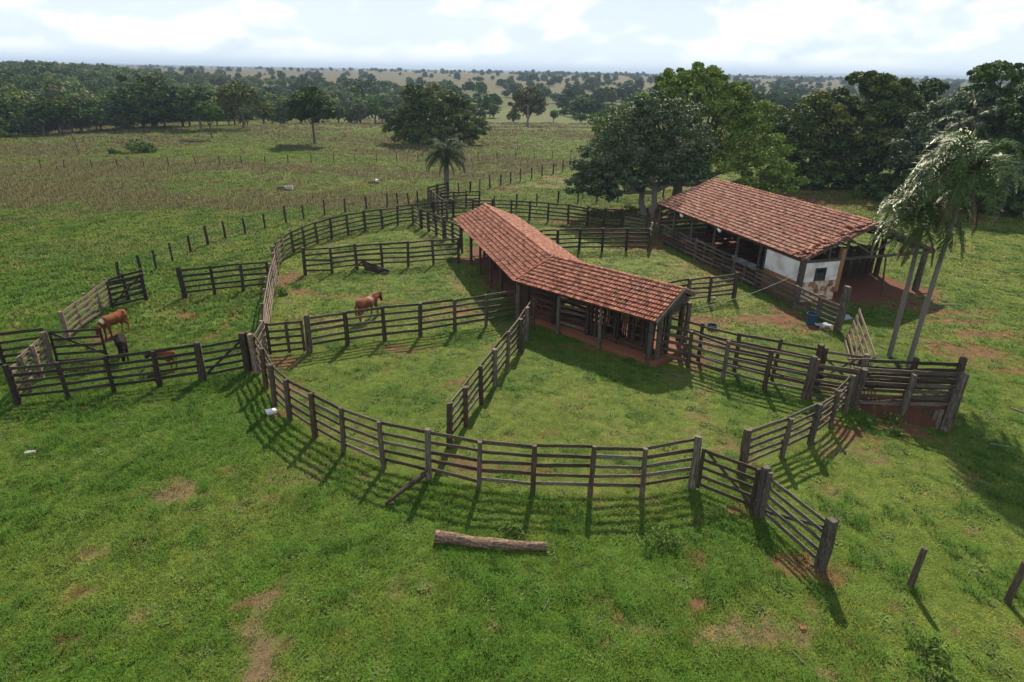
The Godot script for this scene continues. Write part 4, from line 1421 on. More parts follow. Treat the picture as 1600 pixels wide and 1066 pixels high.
func build_far_trees() -> void:
	var tones := [G_DARK, G_MID, G_GREY, G_OLIVE, G_DULL, G_DARK, G_MID, G_GREY]
	for k in 8:
		protos.append(simple_tree("", "", rr(5.0, 8.5), rr(2.6, 4.6), rr(0.2, 1.5), 1700, 0.62, tones[k]))
	# forest edge along the left pasture
	var edge := [Vector2(-118, 98), Vector2(-95, 122), Vector2(-89, 131), Vector2(-81, 142), Vector2(-74, 152), Vector2(-65, 169), Vector2(-53, 182), Vector2(-39, 191), Vector2(-22, 208), Vector2(-8, 217)]
	for i in edge.size() - 1:
		for k in 7:
			var p: Vector2 = edge[i].lerp(edge[i + 1], (k + rr(-0.3, 0.3)) / 7.0)
			far_tree(rng.randi() % 8, p.x + rr(-1.5, 1.5), p.y + rr(0, 4.0), rr(0.5, 0.95), "bushy tree in the front row of the forest along the left pasture", "front row of the left forest")
	# belt of trees across the middle, beyond the pasture
	for k in 150:
		var a := rr(-0.30, 0.46)
		var d := rr(206, 380)
		if a > 0.0 and a < 0.07 and d > 260 and rng.randf() < 0.8:
			continue
		far_tree(rng.randi() % 8, a * d, d, rr(0.4, 0.95), "bushy tree in the belt across the hollow beyond the pasture", "tree belt beyond the pasture")
	for k in 34:
		var a := rr(0.30, 0.95)
		var d := rr(150, 330)
		far_tree(rng.randi() % 8, a * d, d, rr(0.7, 1.25), "bushy tree on the low ground beyond the barn and its grove", "trees beyond the barn")
	# scattered over the far slope
	for k in 150:
		var d := 330.0 + 900.0 * pow(rng.randf(), 1.5)
		var a := rr(-0.42, 0.78)
		if a < -0.12 and d > 620 and rng.randf() < 0.7:
			continue
		far_tree(rng.randi() % 8, a * d, d, rr(0.45, 1.1), "tree scattered over the brown far slope", "scattered trees on the far slope")
	# the row standing on the skyline
	for k in 7:
		far_tree(k % 3, -262.0 + k * 8.5 + rr(-2, 2), 1240.0, rr(0.9, 1.2), "tree in the short row standing up on the skyline", "skyline row")
	for k in 6:
		far_tree([0, 5, 1][k % 3], -205.0 + k * 34.0 + rr(-8, 8), 1230.0, rr(0.9, 1.4), "single tree breaking the skyline right of the short row", "single skyline trees")
	# the forest on the left hillside, and the woods that read as a mass
	for g in 3:
		var mm := MultiMesh.new()
		mm.transform_format = MultiMesh.TRANSFORM_3D
		mm.use_colors = true
		mm.mesh = crown_mesh(round_lobes(7.5, 3.6, 0.6, 4), 1100, 0.85, [Color(0.75, 0.75, 0.75), Color(1, 1, 1), Color(1.2, 1.2, 1.15)], 0.0, 0.25, 0.45)
		var xf: Array[Transform3D] = []
		var cols := []
		var tries := 0
		while xf.size() < 950 and tries < 16000:
			tries += 1
			var d := rr(128, 560)
			var a := rr(-1.15, -0.10)
			var near := 133.0 + (a + 0.69) * 235.0 if a > -0.69 else 133.0 - (-0.69 - a) * 60.0
			if d < near:
				continue
			if d > lerpf(262.0, 520.0, smoothstep(-0.36, -0.62, a)) and na.get_noise_2d(a * 300.0, d * 0.3) < 0.12:
				continue
			var s := rr(0.5, 1.02) * lerpf(0.8, 1.0, smoothstep(-0.3, -0.6, a))
			xf.append(Transform3D(Basis(Vector3.UP, rr(0, TAU)).scaled(Vector3(s, s * rr(0.8, 1.15), s)), P(a * d, d, -0.3)))
			var tn: Array = pick([G_DARK, G_MID, G_GREY, G_OLIVE, G_DARK, G_DULL])
			cols.append((tn[1] as Color) * rr(0.85, 1.9))
		mm.instance_count = xf.size()
		for i in xf.size():
			mm.set_instance_transform(i, xf[i])
			mm.set_instance_color(i, cols[i])
		var o := MultiMeshInstance3D.new()
		o.multimesh = mm
		o.material_override = M.leaf_dark
		o.name = numbered("forest")
		add_child(o)
		tag(o, ["dense dark green forest rolling over the left hillside", "paler crowns mixed through the forest on the left hillside", "olive crowns mixed through the forest on the left hillside"][g], "forest", "", "stuff")
	# far woods on the plateau
	var mm2 := MultiMesh.new()
	mm2.transform_format = MultiMesh.TRANSFORM_3D
	mm2.use_colors = true
	mm2.mesh = crown_mesh(round_lobes(7.0, 4.2, 0.4, 3), 260, 1.9, [Color(0.8, 0.8, 0.8), Color(1, 1, 1), Color(1.15, 1.15, 1.1)], 0.0, 0.2, 0.4)
	var xf2: Array[Transform3D] = []
	var tries2 := 0
	while xf2.size() < 2800 and tries2 < 30000:
		tries2 += 1
		var d := 250.0 + 2450.0 * pow(rng.randf(), 1.25)
		var a := rr(-0.95, 0.95)
		var v := na.get_noise_2d(a * 260.0, d * 0.12) + (0.20 if a > 0.0 else -0.16) + (0.2 if d > 1900.0 else 0.0) + 0.25 * (1.0 - smoothstep(330.0, 520.0, d))
		if v < 0.02 or (a > 0.0 and a < 0.07 and d < 430.0):
			continue
		var s := rr(0.4, 1.15)
		xf2.append(Transform3D(Basis(Vector3.UP, rr(0, TAU)).scaled(Vector3(s, s * rr(0.7, 1.1), s)), P(a * d, d, -0.3)))
	mm2.instance_count = xf2.size()
	for i in xf2.size():
		mm2.set_instance_transform(i, xf2[i])
		mm2.set_instance_color(i, (pick([G_DARK, G_MID, G_GREY])[1] as Color) * rr(0.7, 1.1))
	var o2 := MultiMeshInstance3D.new()
	o2.multimesh = mm2
	o2.material_override = M.leaf_dark
	o2.name = "woods"
	add_child(o2)
	tag(o2, "far scrub woods spread over the plateau up to the skyline", "woods", "", "stuff")


# ---------------------------------------------------------------- grass
func tuft(blades: int, h: float, spread: float, width: float, flop: float) -> ArrayMesh:
	var v := PackedVector3Array()
	var nn := PackedVector3Array()
	var c := PackedColorArray()
	var ix := PackedInt32Array()
	for i in blades:
		var a := rr(0, TAU)
		var r := sqrt(rng.randf()) * spread
		var p := Vector3(cos(a) * r, -0.01, sin(a) * r)
		var az := rr(0, TAU)
		var d := Vector3(cos(az), 0, sin(az))
		var hh := h * rr(0.5, 1.15)
		var s := d.cross(Vector3.UP) * width * rr(0.7, 1.3)
		var m := p + Vector3(0, hh * 0.6, 0) + d * hh * flop * 0.35
		var e := p + Vector3(0, hh * (1.0 - flop * 0.3), 0) + d * hh * flop
		var n := (Vector3.UP * 1.2 + Vector3(cos(az), 0, sin(az)) * -0.5).normalized()
		var b := v.size()
		v.append(p - s * 0.5)
		v.append(p + s * 0.5)
		v.append(m + s * 0.45)
		v.append(m - s * 0.45)
		v.append(e)
		var col := Color.WHITE * rr(0.75, 1.2)
		for k in 5:
			nn.append(n)
			c.append(col)
		var fw := (v[b + 2] - v[b]).cross(v[b + 1] - v[b])
		if fw.dot(n) > 0.0:
			ix.append_array(PackedInt32Array([b, b + 1, b + 2, b, b + 2, b + 3, b + 3, b + 2, b + 4]))
		else:
			ix.append_array(PackedInt32Array([b, b + 2, b + 1, b, b + 3, b + 2, b + 3, b + 4, b + 2]))
	var arr := []
	arr.resize(Mesh.ARRAY_MAX)
	arr[Mesh.ARRAY_VERTEX] = v
	arr[Mesh.ARRAY_NORMAL] = nn
	arr[Mesh.ARRAY_COLOR] = c
	arr[Mesh.ARRAY_INDEX] = ix
	var m2 := ArrayMesh.new()
	m2.add_surface_from_arrays(Mesh.PRIMITIVE_TRIANGLES, arr)
	return m2


func scatter(called: String, label: String, category: String, m: ArrayMesh, mat: Material, d0: float, d1: float, per_m2: float, spec: Callable) -> void:
	var xf := []
	var cols := []
	var d := d0
	while d < d1:
		var band := maxf(0.5, d * 0.02)
		var hw := 0.80 * (0.92 * d + 5.0) + 7.0 + d * 0.12
		var n := int(2.0 * hw * band * per_m2)
		for i in n:
			var x := rr(-hw, hw)
			var dd := d + rr(0, band)
			var c := ground_c(x, dd)
			var s: Array = spec.call(x, dd, c)
			if s[0] <= 0.0:
				continue
			xf.append(Transform3D(Basis(Vector3.UP, rr(0, TAU)).scaled(Vector3(s[1], s[0], s[1])), P(x, dd)))
			cols.append(s[2])
		d += band
	var mm := MultiMesh.new()
	mm.transform_format = MultiMesh.TRANSFORM_3D
	mm.use_colors = true
	mm.mesh = m
	mm.instance_count = xf.size()
	for i in xf.size():
		mm.set_instance_transform(i, xf[i])
		mm.set_instance_color(i, cols[i])
	var o := MultiMeshInstance3D.new()
	o.multimesh = mm
	o.material_override = mat
	o.name = numbered(called)
	add_child(o)
	tag(o, label, category, "", "stuff")


func build_grass() -> void:
	var lawn := func(x: float, d: float, c: Color) -> Array:
		if rng.randf() < c.a * 1.12:
			if rng.randf() < 0.4:
				var q := rr(0.6, 1.3)
				return [rr(0.25, 0.6), rr(0.6, 1.2), Color(0.23 * q, 0.17 * q, 0.085 * q) if rng.randf() < 0.7 else Color(0.07 * q, 0.12 * q, 0.02 * q)]
			return [0.0, 0.0, c]
		var inside := Geometry2D.is_point_in_polygon(Vector2(x, d), corral)
		var h := rr(0.45, 1.35) * (0.45 if inside or (x > 9.0 and d < 60.0) else 1.0)
		h *= 1.0 + 0.5 * nb.get_noise_2d(x * 4.0, d * 4.0)
		var k := rr(0.55, 1.5)
		var yl := rr(0.85, 1.3)
		return [h, rr(0.8, 1.4), Color(c.r * k * yl, c.g * k * 1.05, c.b * k)]
	scatter("grass", "short trodden pasture grass around and inside the corral", "grass", tuft(26, 0.110, 0.14, 0.011, 0.75), M.grass, 8.0, 30.0, 70.0, lawn)
	scatter("grass", "pasture grass on the farther side of the corral and sheds", "grass", tuft(24, 0.17, 0.26, 0.02, 0.7), M.grass, 30.0, 75.0, 20.0, lawn)
	scatter("grass", "grass of the track and open ground beyond the corral and barn", "grass", tuft(22, 0.22, 0.42, 0.035, 0.7), M.grass, 75.0, 150.0, 3.5, lawn)
	# clumps of ranker grass
	var rank := func(x: float, d: float, c: Color) -> Array:
		var q := nb.get_noise_2d(x * 2.6 + 50.0, d * 2.6)
		if c.a > 0.2 or q < (0.20 if d > 17.0 and x > -12.0 else 0.10) + rr(-0.12, 0.12):
			return [0.0, 0.0, c]
		var k := rr(0.8, 1.2)
		return [rr(0.5, 1.2) * (0.8 + q) * (0.6 if d > 17.0 and x > -12.0 else 1.0), rr(0.8, 1.3), Color(0.062 * k, 0.140 * k, 0.016 * k)]
	scatter("rank_grass", "darker rank clumps of grass dotted over the pasture", "grass", tuft(30, 0.26, 0.17, 0.014, 0.75), M.grass, 8.0, 62.0, 10.0, rank)
	# low broad-leaved herbs
	var herb := func(x: float, d: float, c: Color) -> Array:
		var q := nc.get_noise_2d(x * 1.4 - 70.0, d * 1.4)
		if c.a > 0.3 or q < 0.05:
			return [0.0, 0.0, c]
		var k := rr(0.8, 1.3)
		return [rr(0.6, 1.2), rr(0.7, 1.3), Color(0.090 * k, 0.132 * k, 0.034 * k)]
	scatter("herbs", "small pale broad-leaved herbs growing among the grass", "herb", tuft(16, 0.10, 0.16, 0.045, 1.1), M.grass, 8.0, 50.0, 5.0, herb)
	# dry seeding weeds over the far pasture
	var weeds := func(x: float, d: float, c: Color) -> Array:
		if d < 66.0 and Geometry2D.is_point_in_polygon(Vector2(x, d), corral):
			return [0.0, 0.0, c]
		if d < 110.0 and rng.randf() > weed_zone(x, d):
			return [0.0, 0.0, c]
		var brown := c.g < c.r * 1.12
		var k := rr(0.75, 1.25)
		return [rr(0.4, 1.1) * (1.25 if brown else 0.5), rr(0.8, 1.3), Color(c.r * k * 1.1, c.g * k * 1.05, c.b * k * 1.05)]
	scatter("weeds", "tall dry seeding weeds and grass over the left pasture", "weeds", tuft(20, 0.40, 0.36, 0.013, 0.3), M.weed, 36.0, 110.0, 7.0, weeds)
	scatter("weeds", "far weeds and grass of the pasture up to the forest edge", "weeds", tuft(24, 0.42, 0.6, 0.035, 0.4), M.weed, 110.0, 215.0, 2.0, weeds)
	# single weeds that stand out
	var weed := func(x: float, d: float, s: float, label: String) -> void:
		var t := thing("weed", label, "plant", P(x, d))
		var lb := [lobe(0, 0.22 * s, 0, 0.36 * s, 0.2 * s, 0.36 * s), lobe(0.25 * s, 0.14 * s, 0.1, 0.28 * s, 0.14 * s, 0.26 * s)]
		part(t, "stem", trunk_mesh(lb, 0.012, 0.05, Vector3.ZERO, 4), M.bark)
		part(t, "foliage", crown_mesh(lb, int(300 * s), 0.085, G_MID, 0.0, 0.3, 0.6), M.leaf)
	weed.call(4.35, 14.6, 1.3, "bushy green weed in the fence shadow in front of the corral's right corner")
	weed.call(9.9, 11.0, 1.0, "dark green weed at the foot of the picture's lower right")
	weed.call(9.7, 10.2, 0.8, "small weed below the dark green one at lower right")
	weed.call(15.1, 21.9, 0.9, "leafy weed on the red bank under the loading ramp")
	weed.call(14.7, 21.0, 0.7, "flat weed at the foot of the loading ramp's bank")
	weed.call(-14.0, 36.0, 1.0, "green weed at the foot of the corral's left fence")
	weed.call(0.0, 14.9, 1.0, "low weed in the shadow of the front fence behind the log")


# ---------------------------------------------------------------- animals
# body as tapered capsules [a, b, ra, rb] joined smoothly, meshed by surface nets
func body_mesh(caps: Array, cell: float, k: float, paint: Callable) -> ArrayMesh:
	var lo := Vector3.ONE * 1e9
	var hi := -lo
	for c: Array in caps:
		var m := maxf(c[2], c[3]) + cell * 2.0
		for e in 2:
			lo = lo.min((c[e] as Vector3) - Vector3.ONE * m)
			hi = hi.max((c[e] as Vector3) + Vector3.ONE * m)
	var nx := int((hi.x - lo.x) / cell) + 2
	var ny := int((hi.y - lo.y) / cell) + 2
	var nz := int((hi.z - lo.z) / cell) + 2
	var f := PackedFloat32Array()
	f.resize(nx * ny * nz)
	f.fill(1.0)
	for c: Array in caps:
		var a: Vector3 = c[0]
		var b: Vector3 = c[1]
		var ra: float = c[2]
		var rb: float = c[3]
		var m := maxf(ra, rb) + k + cell * 2.0
		var l := ((a.min(b) - Vector3.ONE * m - lo) / cell).max(Vector3.ZERO)
		var h := (a.max(b) + Vector3.ONE * m - lo) / cell
		var ab := b - a
		var ll := maxf(ab.length_squared(), 1e-6)
		for x in range(int(l.x), mini(int(h.x) + 1, nx)):
			for y in range(int(l.y), mini(int(h.y) + 1, ny)):
				for z in range(int(l.z), mini(int(h.z) + 1, nz)):
					var p := lo + Vector3(x, y, z) * cell
					var t := clampf((p - a).dot(ab) / ll, 0.0, 1.0)
					var d := p.distance_to(a + ab * t) - lerpf(ra, rb, t)
					var i := (x * ny + y) * nz + z
					var g := f[i]
					var q := maxf(k - absf(g - d), 0.0) / k
					f[i] = minf(g, d) - q * q * k * 0.25
	var sy := nz
	var sx := ny * nz
	var id := PackedInt32Array()
	id.resize(f.size())
	id.fill(-1)
	var v := PackedVector3Array()
	var nn := PackedVector3Array()
	var col := PackedColorArray()
	var off := [0, 1, sy, sy + 1, sx, sx + 1, sx + sy, sx + sy + 1]
	for x in nx - 1:
		for y in ny - 1:
			for z in nz - 1:
				var i := x * sx + y * sy + z
				var inside := 0
				for o: int in off:
					if f[i + o] < 0.0:
						inside += 1
				if inside == 0 or inside == 8:
					continue
				var s := Vector3.ZERO
				var n := 0
				for e in 12:
					var ax := e / 4
					var r := e % 4
					var o1 := 0
					var p1 := Vector3.ZERO
					var d1 := (ax + 1) % 3
					var d2 := (ax + 2) % 3
					p1[d1] = r % 2
					p1[d2] = r / 2
					o1 = int(p1.x) * sx + int(p1.y) * sy + int(p1.z)
					var o2: int = o1 + [sx, sy, 1][ax]
					var fa := f[i + o1]
					var fb := f[i + o2]
					if (fa < 0.0) != (fb < 0.0):
						p1[ax] = fa / (fa - fb)
						s += p1
						n += 1
				var p := lo + (Vector3(x, y, z) + s / n) * cell
				id[i] = v.size()
				v.append(p)
				var gx := f[i + sx] + f[i + sx + sy] + f[i + sx + 1] + f[i + sx + sy + 1] - f[i] - f[i + sy] - f[i + 1] - f[i + sy + 1]
				var gy := f[i + sy] + f[i + sx + sy] + f[i + sy + 1] + f[i + sx + sy + 1] - f[i] - f[i + sx] - f[i + 1] - f[i + sx + 1]
				var gz := f[i + 1] + f[i + sx + 1] + f[i + sy + 1] + f[i + sx + sy + 1] - f[i] - f[i + sx] - f[i + sy] - f[i + sx + sy]
				var gn := Vector3(gx, gy, gz).normalized()
				nn.append(gn)
				col.append(paint.call(p, gn))
	var b := MB.new()
	b.v = v
	b.n = nn
	b.c = col
	b.t.resize(v.size())
	for x in range(1, nx - 1):
		for y in range(1, ny - 1):
			for z in range(1, nz - 1):
				var i := x * sx + y * sy + z
				for ax in 3:
					var st: int = [sx, sy, 1][ax]
					if (f[i] < 0.0) == (f[i + st] < 0.0):
						continue
					var u: int = [sy, 1, sx][ax]
					var w: int = [1, sx, sy][ax]
					var q := [id[i], id[i - u], id[i - u - w], id[i - w]]
					if q.min() < 0:
						continue
					b.ix.append_array(PackedInt32Array([q[0], q[1], q[2], q[0], q[2], q[3]]))
	return fix_winding(b)


# four-legged body facing +x, feet on y = 0. cattle or horse by its numbers
func beast(called: String, label: String, category: String, at: Vector3, turn: float, s: float, head: Array, step: Array, paint: Callable, horse: bool, tailc: Color) -> void:
	var t := thing(called, label, category, at, turn)
	var caps := []
	var V := func(x: float, y: float, z: float) -> Vector3: return Vector3(x, y, z) * s
	var add := func(a: Vector3, b: Vector3, ra: float, rb: float) -> void: caps.append([a, b, ra * s, rb * s])
	add.call(V.call(-0.60, 1.06, 0), V.call(-0.15, 0.98, 0), 0.25, 0.29)
	add.call(V.call(-0.15, 0.97, 0), V.call(0.42, 1.00, 0), 0.29, 0.25)
	add.call(V.call(-0.72, 1.14, 0), V.call(-0.45, 1.18, 0), 0.15, 0.14)
	add.call(V.call(0.30, 1.17, 0), V.call(0.50, 1.14, 0), 0.14, 0.16)
	add.call(V.call(0.50, 0.92, 0), V.call(0.62, 0.98, 0), 0.18, 0.15)
	if not horse:
		add.call(V.call(-0.58, 1.22, -0.17), V.call(-0.58, 1.22, 0.17), 0.07, 0.07)
		add.call(V.call(-0.1, 0.86, 0), V.call(0.35, 0.84, 0), 0.22, 0.18)
	# neck and head: [poll, muzzle]
	var poll: Vector3 = head[0] * s
	var muz: Vector3 = head[1] * s
	add.call(V.call(0.52, 1.10, 0), poll.lerp(V.call(0.55, 1.08, 0), 0.45), 0.20, 0.14)
	add.call(poll.lerp(V.call(0.55, 1.08, 0), 0.45), poll, 0.14, 0.105)
	add.call(poll, poll.lerp(muz, 0.45), 0.115, 0.095)
	add.call(poll.lerp(muz, 0.45), muz, 0.090, 0.070)
	var fw := (muz - poll).normalized()
	var up := (Vector3.UP - fw * fw.y).normalized() if absf(fw.y) < 0.95 else Vector3(1, 0, 0)
	var sd := fw.cross(up).normalized()
	for g: float in [-1.0, 1.0]:
		if horse:
			add.call(poll + sd * g * 0.06 * s + up * 0.05 * s, poll + sd * g * 0.08 * s + up * 0.20 * s - fw * 0.02 * s, 0.035, 0.018)
		else:
			add.call(poll + sd * g * 0.08 * s, poll + sd * g * 0.26 * s + up * 0.02 * s - fw * 0.03 * s, 0.04, 0.025)
			add.call(poll + sd * g * 0.07 * s - fw * 0.04 * s, poll + sd * g * 0.13 * s + up * 0.13 * s - fw * 0.06 * s, 0.03, 0.012)
	# legs: step = fore-and-aft offset of each foot (front +z, front -z, hind +z, hind -z)
	for i in 4:
		var g := 1.0 if i % 2 == 0 else -1.0
		var o: float = step[i]
		var z := g * 0.15
		if i < 2:
			add.call(V.call(0.44, 0.92, z * 0.8), V.call(0.46 + o * 0.25, 0.66, z), 0.13, 0.085)
			add.call(V.call(0.46 + o * 0.25, 0.66, z), V.call(0.47 + o * 0.6, 0.42, z * 0.95), 0.075, 0.052)
			add.call(V.call(0.47 + o * 0.6, 0.42, z * 0.95), V.call(0.46 + o, 0.12, z * 0.9), 0.046, 0.040)
			add.call(V.call(0.46 + o, 0.12, z * 0.9), V.call(0.50 + o, 0.045, z * 0.9), 0.044, 0.050)
		else:
			add.call(V.call(-0.58, 1.0, z * 0.8), V.call(-0.48 + o * 0.2, 0.74, z), 0.19, 0.12)
			add.call(V.call(-0.48 + o * 0.2, 0.74, z), V.call(-0.70 + o * 0.6, 0.48, z * 0.95), 0.105, 0.060)
			add.call(V.call(-0.70 + o * 0.6, 0.48, z * 0.95), V.call(-0.68 + o, 0.13, z * 0.9), 0.050, 0.042)
			add.call(V.call(-0.68 + o, 0.13, z * 0.9), V.call(-0.63 + o, 0.045, z * 0.9), 0.044, 0.050)
	part(t, "body", body_mesh(caps, 0.028, 0.05, paint), M.coat)
	var b := MB.new()
	b.col = tailc
	if horse:
		b.tube([V.call(-0.84, 1.16, 0), V.call(-0.96, 1.0, 0.01), V.call(-0.99, 0.7, 0.02), V.call(-0.96, 0.42, 0.02)], [0.04 * s, 0.06 * s, 0.07 * s, 0.02 * s], 8)
		part(t, "tail", b.mesh(), M.coat)
		var mn := MB.new()
		mn.col = tailc
		for k in 12:
			var f := k / 11.0
			var p := V.call(0.46, 1.28, 0).lerp(poll + up * 0.1 * s, f) as Vector3
			mn.box(Transform3D(Basis(Vector3(0, 0, 1), rr(-0.2, 0.2)), p + Vector3(0, -0.03 * s, 0.07 * s)), Vector3(0.09, 0.17, 0.035) * s)
		part(t, "mane", mn.mesh(), M.coat)
	else:
		b.tube([V.call(-0.84, 1.16, 0), V.call(-0.92, 0.95, 0.01), V.call(-0.92, 0.6, 0.02)], [0.035 * s, 0.025 * s, 0.02 * s], 6)
		b.tube([V.call(-0.92, 0.6, 0.02), V.call(-0.92, 0.45, 0.02), V.call(-0.91, 0.34, 0.02)], [0.02 * s, 0.045 * s, 0.01 * s], 6)
		part(t, "tail", b.mesh(), M.coat)
	var e := MB.new()
	e.col = Color(0.01, 0.008, 0.006)
	for g: float in [-1.0, 1.0]:
		var c := poll.lerp(muz, 0.28) + sd * g * 0.095 * s + up * 0.03 * s
		e.tube([c - sd * g * 0.02 * s, c + sd * g * 0.008 * s], [0.02 * s, 0.014 * s], 6)
	part(t, "eye", e.mesh(), M.coat)


func build_animals() -> void:
	beast("cow", "thin brown cow with a white neck patch grazing beside the left pen fence", "cow", P(-19.95, 29.25), -1.85, 0.92,
		[Vector3(1.02, 0.86, -0.08), Vector3(1.18, 0.46, -0.12)], [0.05, -0.08, 0.12, -0.10],
		func(p: Vector3, _n: Vector3) -> Color:
			var c := Color(0.175, 0.060, 0.024)
			if p.x > 0.60 and p.x < 0.74 and p.y > 0.92:
				c = Color(0.46, 0.37, 0.29)
			elif p.x >= 0.74:
				c = Color(0.10, 0.036, 0.018)
			elif p.y < 0.45:
				c = Color(0.26, 0.13, 0.06) if p.x < 0 else Color(0.06, 0.03, 0.02)
			return c, false, Color(0.20, 0.08, 0.035))
	beast("cow", "black cow with its head down facing the camera behind the plank fence", "cow", P(-17.95, 26.5), -0.95, 0.82,
		[Vector3(1.0, 0.72, 0.05), Vector3(1.10, 0.32, 0.10)], [0.04, -0.05, 0.06, -0.06],
		func(p: Vector3, _n: Vector3) -> Color:
			return Color(0.013, 0.010, 0.009) if absf(p.z) > 0.03 or p.x > 0.3 else Color(0.03, 0.027, 0.025), false, Color(0.02, 0.015, 0.012))
	beast("calf", "dark reddish calf half hidden behind a fence post of the left pen", "calf", P(-15.6, 25.5), PI - 0.1, 0.72,
		[Vector3(1.0, 0.80, 0.06), Vector3(1.16, 0.42, 0.10)], [0.06, -0.08, -0.08, 0.10],
		func(p: Vector3, _n: Vector3) -> Color:
			return Color(0.050, 0.022, 0.014).lerp(Color(0.16, 0.055, 0.022), clampf(0.4 - p.x * 1.4, 0.0, 1.0)), false, Color(0.05, 0.025, 0.015))
	beast("horse", "chestnut horse with a pale shoulder patch walking inside the corral", "horse", P(-7.85, 32.2), 1.05, 0.98,
		[Vector3(1.06, 1.16, -0.08), Vector3(1.26, 0.74, -0.12)], [0.16, -0.10, -0.14, 0.12],
		func(p: Vector3, _n: Vector3) -> Color:
			var c := Color(0.18, 0.062, 0.032)
			if p.x > 0.02 and p.x < 0.26 and p.y > 0.85:
				c = Color(0.34, 0.21, 0.15)
			elif p.x > 0.9:
				c = Color(0.11, 0.042, 0.024)
			return c, true, Color(0.14, 0.055, 0.030))


# ---------------------------------------------------------------- fences of the corral
func V2(x: float, d: float) -> Vector2:
	return Vector2(x, d)


func build_fences() -> void:
	var cor := "plank fences of the corral"
	fence("corral_fence", "long plank fence curving round the front of the corral, nearest the camera", cor,
		[V2(-11.3, 25.2), V2(-10.4, 23.8), V2(-9.5, 22.3), V2(-8.5, 21.1), V2(-7.2, 20.0), V2(-5.9, 19.0), V2(-4.3, 18.1), V2(-2.7, 17.5), V2(-1.0, 17.05), V2(0.75, 16.85), V2(2.6, 16.8), V2(4.3, 16.9), V2(6.0, 17.3)],
		{"side": -1.0, "big": {7: 1.3, 12: 1.5}, "h": 1.82})
	fence("corral_fence", "sunlit plank fence seen end-on along the corral's left side", cor,
		[V2(-11.3, 25.2), V2(-11.6, 27.1), V2(-12.4, 29.4), V2(-13.1, 31.6), V2(-13.8, 33.9), V2(-14.5, 36.2), V2(-15.2, 38.6), V2(-15.6, 39.9)],
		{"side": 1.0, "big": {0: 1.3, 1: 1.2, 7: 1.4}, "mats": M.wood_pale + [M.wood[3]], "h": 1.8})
	fence("corral_fence", "curving plank fence round the corral's far left end", cor,
		[V2(-15.6, 39.9), V2(-16.1, 41.6), V2(-16.3, 43.4), V2(-16.1, 45.0), V2(-15.8, 46.6), V2(-15.3, 48.2), V2(-14.6, 49.7), V2(-13.6, 51.1), V2(-12.5, 52.5), V2(-11.3, 53.7), V2(-10.2, 54.9), V2(-9.0, 55.8)],
		{"side": 1.0, "skip": [0], "mats": [M.wood[0], M.wood[2], M.wood[4]]})
	fence("corral_fence", "dark plank fence curving along the back of the corral", cor,
		[V2(-9.0, 55.8), V2(-7.3, 57.0), V2(-5.6, 57.9), V2(-3.8, 58.5), V2(-2.0, 58.8), V2(-0.3, 58.7), V2(1.4, 58.2), V2(3.1, 57.7), V2(4.9, 56.9), V2(6.5, 56.1), V2(7.9, 55.5), V2(9.4, 55.0)],
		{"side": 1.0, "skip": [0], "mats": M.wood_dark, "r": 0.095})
	gate("corral_gate", "grey braced gate under the pale-trunked tree at the back right of the corral", "gates of the corral", V2(9.55, 54.95), V2(11.3, 53.3), {"posts": [[1.0, 1.9, 0.1]]})
	fence("corral_fence", "plank fence across the upper pen, ending left at a free post", cor,
		[V2(-13.7, 39.9), V2(-12.1, 40.5), V2(-10.6, 41.3), V2(-9.0, 41.9), V2(-7.3, 42.3), V2(-5.6, 42.9), V2(-3.9, 43.5)],
		{"side": -1.0, "big": {0: 1.25}, "mats": [M.wood[0], M.wood[2]]})
	fence("corral_fence", "plank fence across the middle of the corral, behind it the horse", cor,
		[V2(-9.7, 27.6), V2(-8.1, 28.5), V2(-6.4, 29.2), V2(-4.7, 29.8), V2(-3.0, 30.6), V2(-1.4, 31.4), V2(0.2, 32.3)],
		{"side": -1.0, "big": {0: 1.35}, "skip": [6], "mats": [M.wood[0], M.wood[2], M.wood[1]]})
	gate("corral_gate", "narrow gate closing the left end of the corral's middle fence", "gates of the corral", V2(-11.45, 27.1), V2(-9.85, 27.55), {"stiles": [0.03, 0.55, 0.96], "brace": [], "h": 1.7, "mats": [M.wood[2], M.wood[4]]})
	fence("corral_fence", "short plank fence running from the shed's bend towards the camera", cor,
		[V2(-2.2, 19.5), V2(-1.7, 21.0), V2(-1.2, 22.7), V2(-0.7, 24.4), V2(-0.2, 26.3), V2(0.4, 28.0), V2(0.75, 29.6), V2(1.1, 30.9)],
		{"side": -1.0, "big": {0: 1.3}, "h": 1.75})
	var race := "plank walls of the race to the loading ramp"
	fence("race_fence", "nearer plank wall of the cattle race between shed and loading ramp", race,
		[V2(6.9, 27.4), V2(8.2, 26.6), V2(9.5, 25.5), V2(11.0, 24.5), V2(12.4, 23.7)],
		{"side": -1.0, "big": {4: 1.4}, "skip": [0], "h": 1.85, "mats": [M.wood[1], M.wood[3], M.wood[0]]})
	fence("race_fence", "farther plank wall of the cattle race between shed and loading ramp", race,
		[V2(7.5, 28.3), V2(8.9, 27.4), V2(10.3, 26.4), V2(11.7, 25.5), V2(13.2, 24.7)],
		{"side": 1.0, "skip": [0], "h": 1.95, "mats": [M.wood[0], M.wood[2]], "big": {4: 1.3}})
	gate("race_gate", "cross-braced gate where the race meets the loading ramp", "gates of the corral", V2(13.25, 24.75), V2(14.7, 24.25), {"h": 1.85, "brace": [[0.0, 0.15, 1.0, 0.95], [0.0, 0.9, 1.0, 0.2]], "posts": [[0.08, 1.95, 0.08]]})
	fence("race_fence", "last short stretch of plank wall before the loading ramp's near post", race,
		[V2(12.55, 23.65), V2(14.0, 23.05)], {"side": 1.0, "h": 1.75, "mats": [M.wood[1], M.wood_grey[1]], "big": {0: 1.3}})
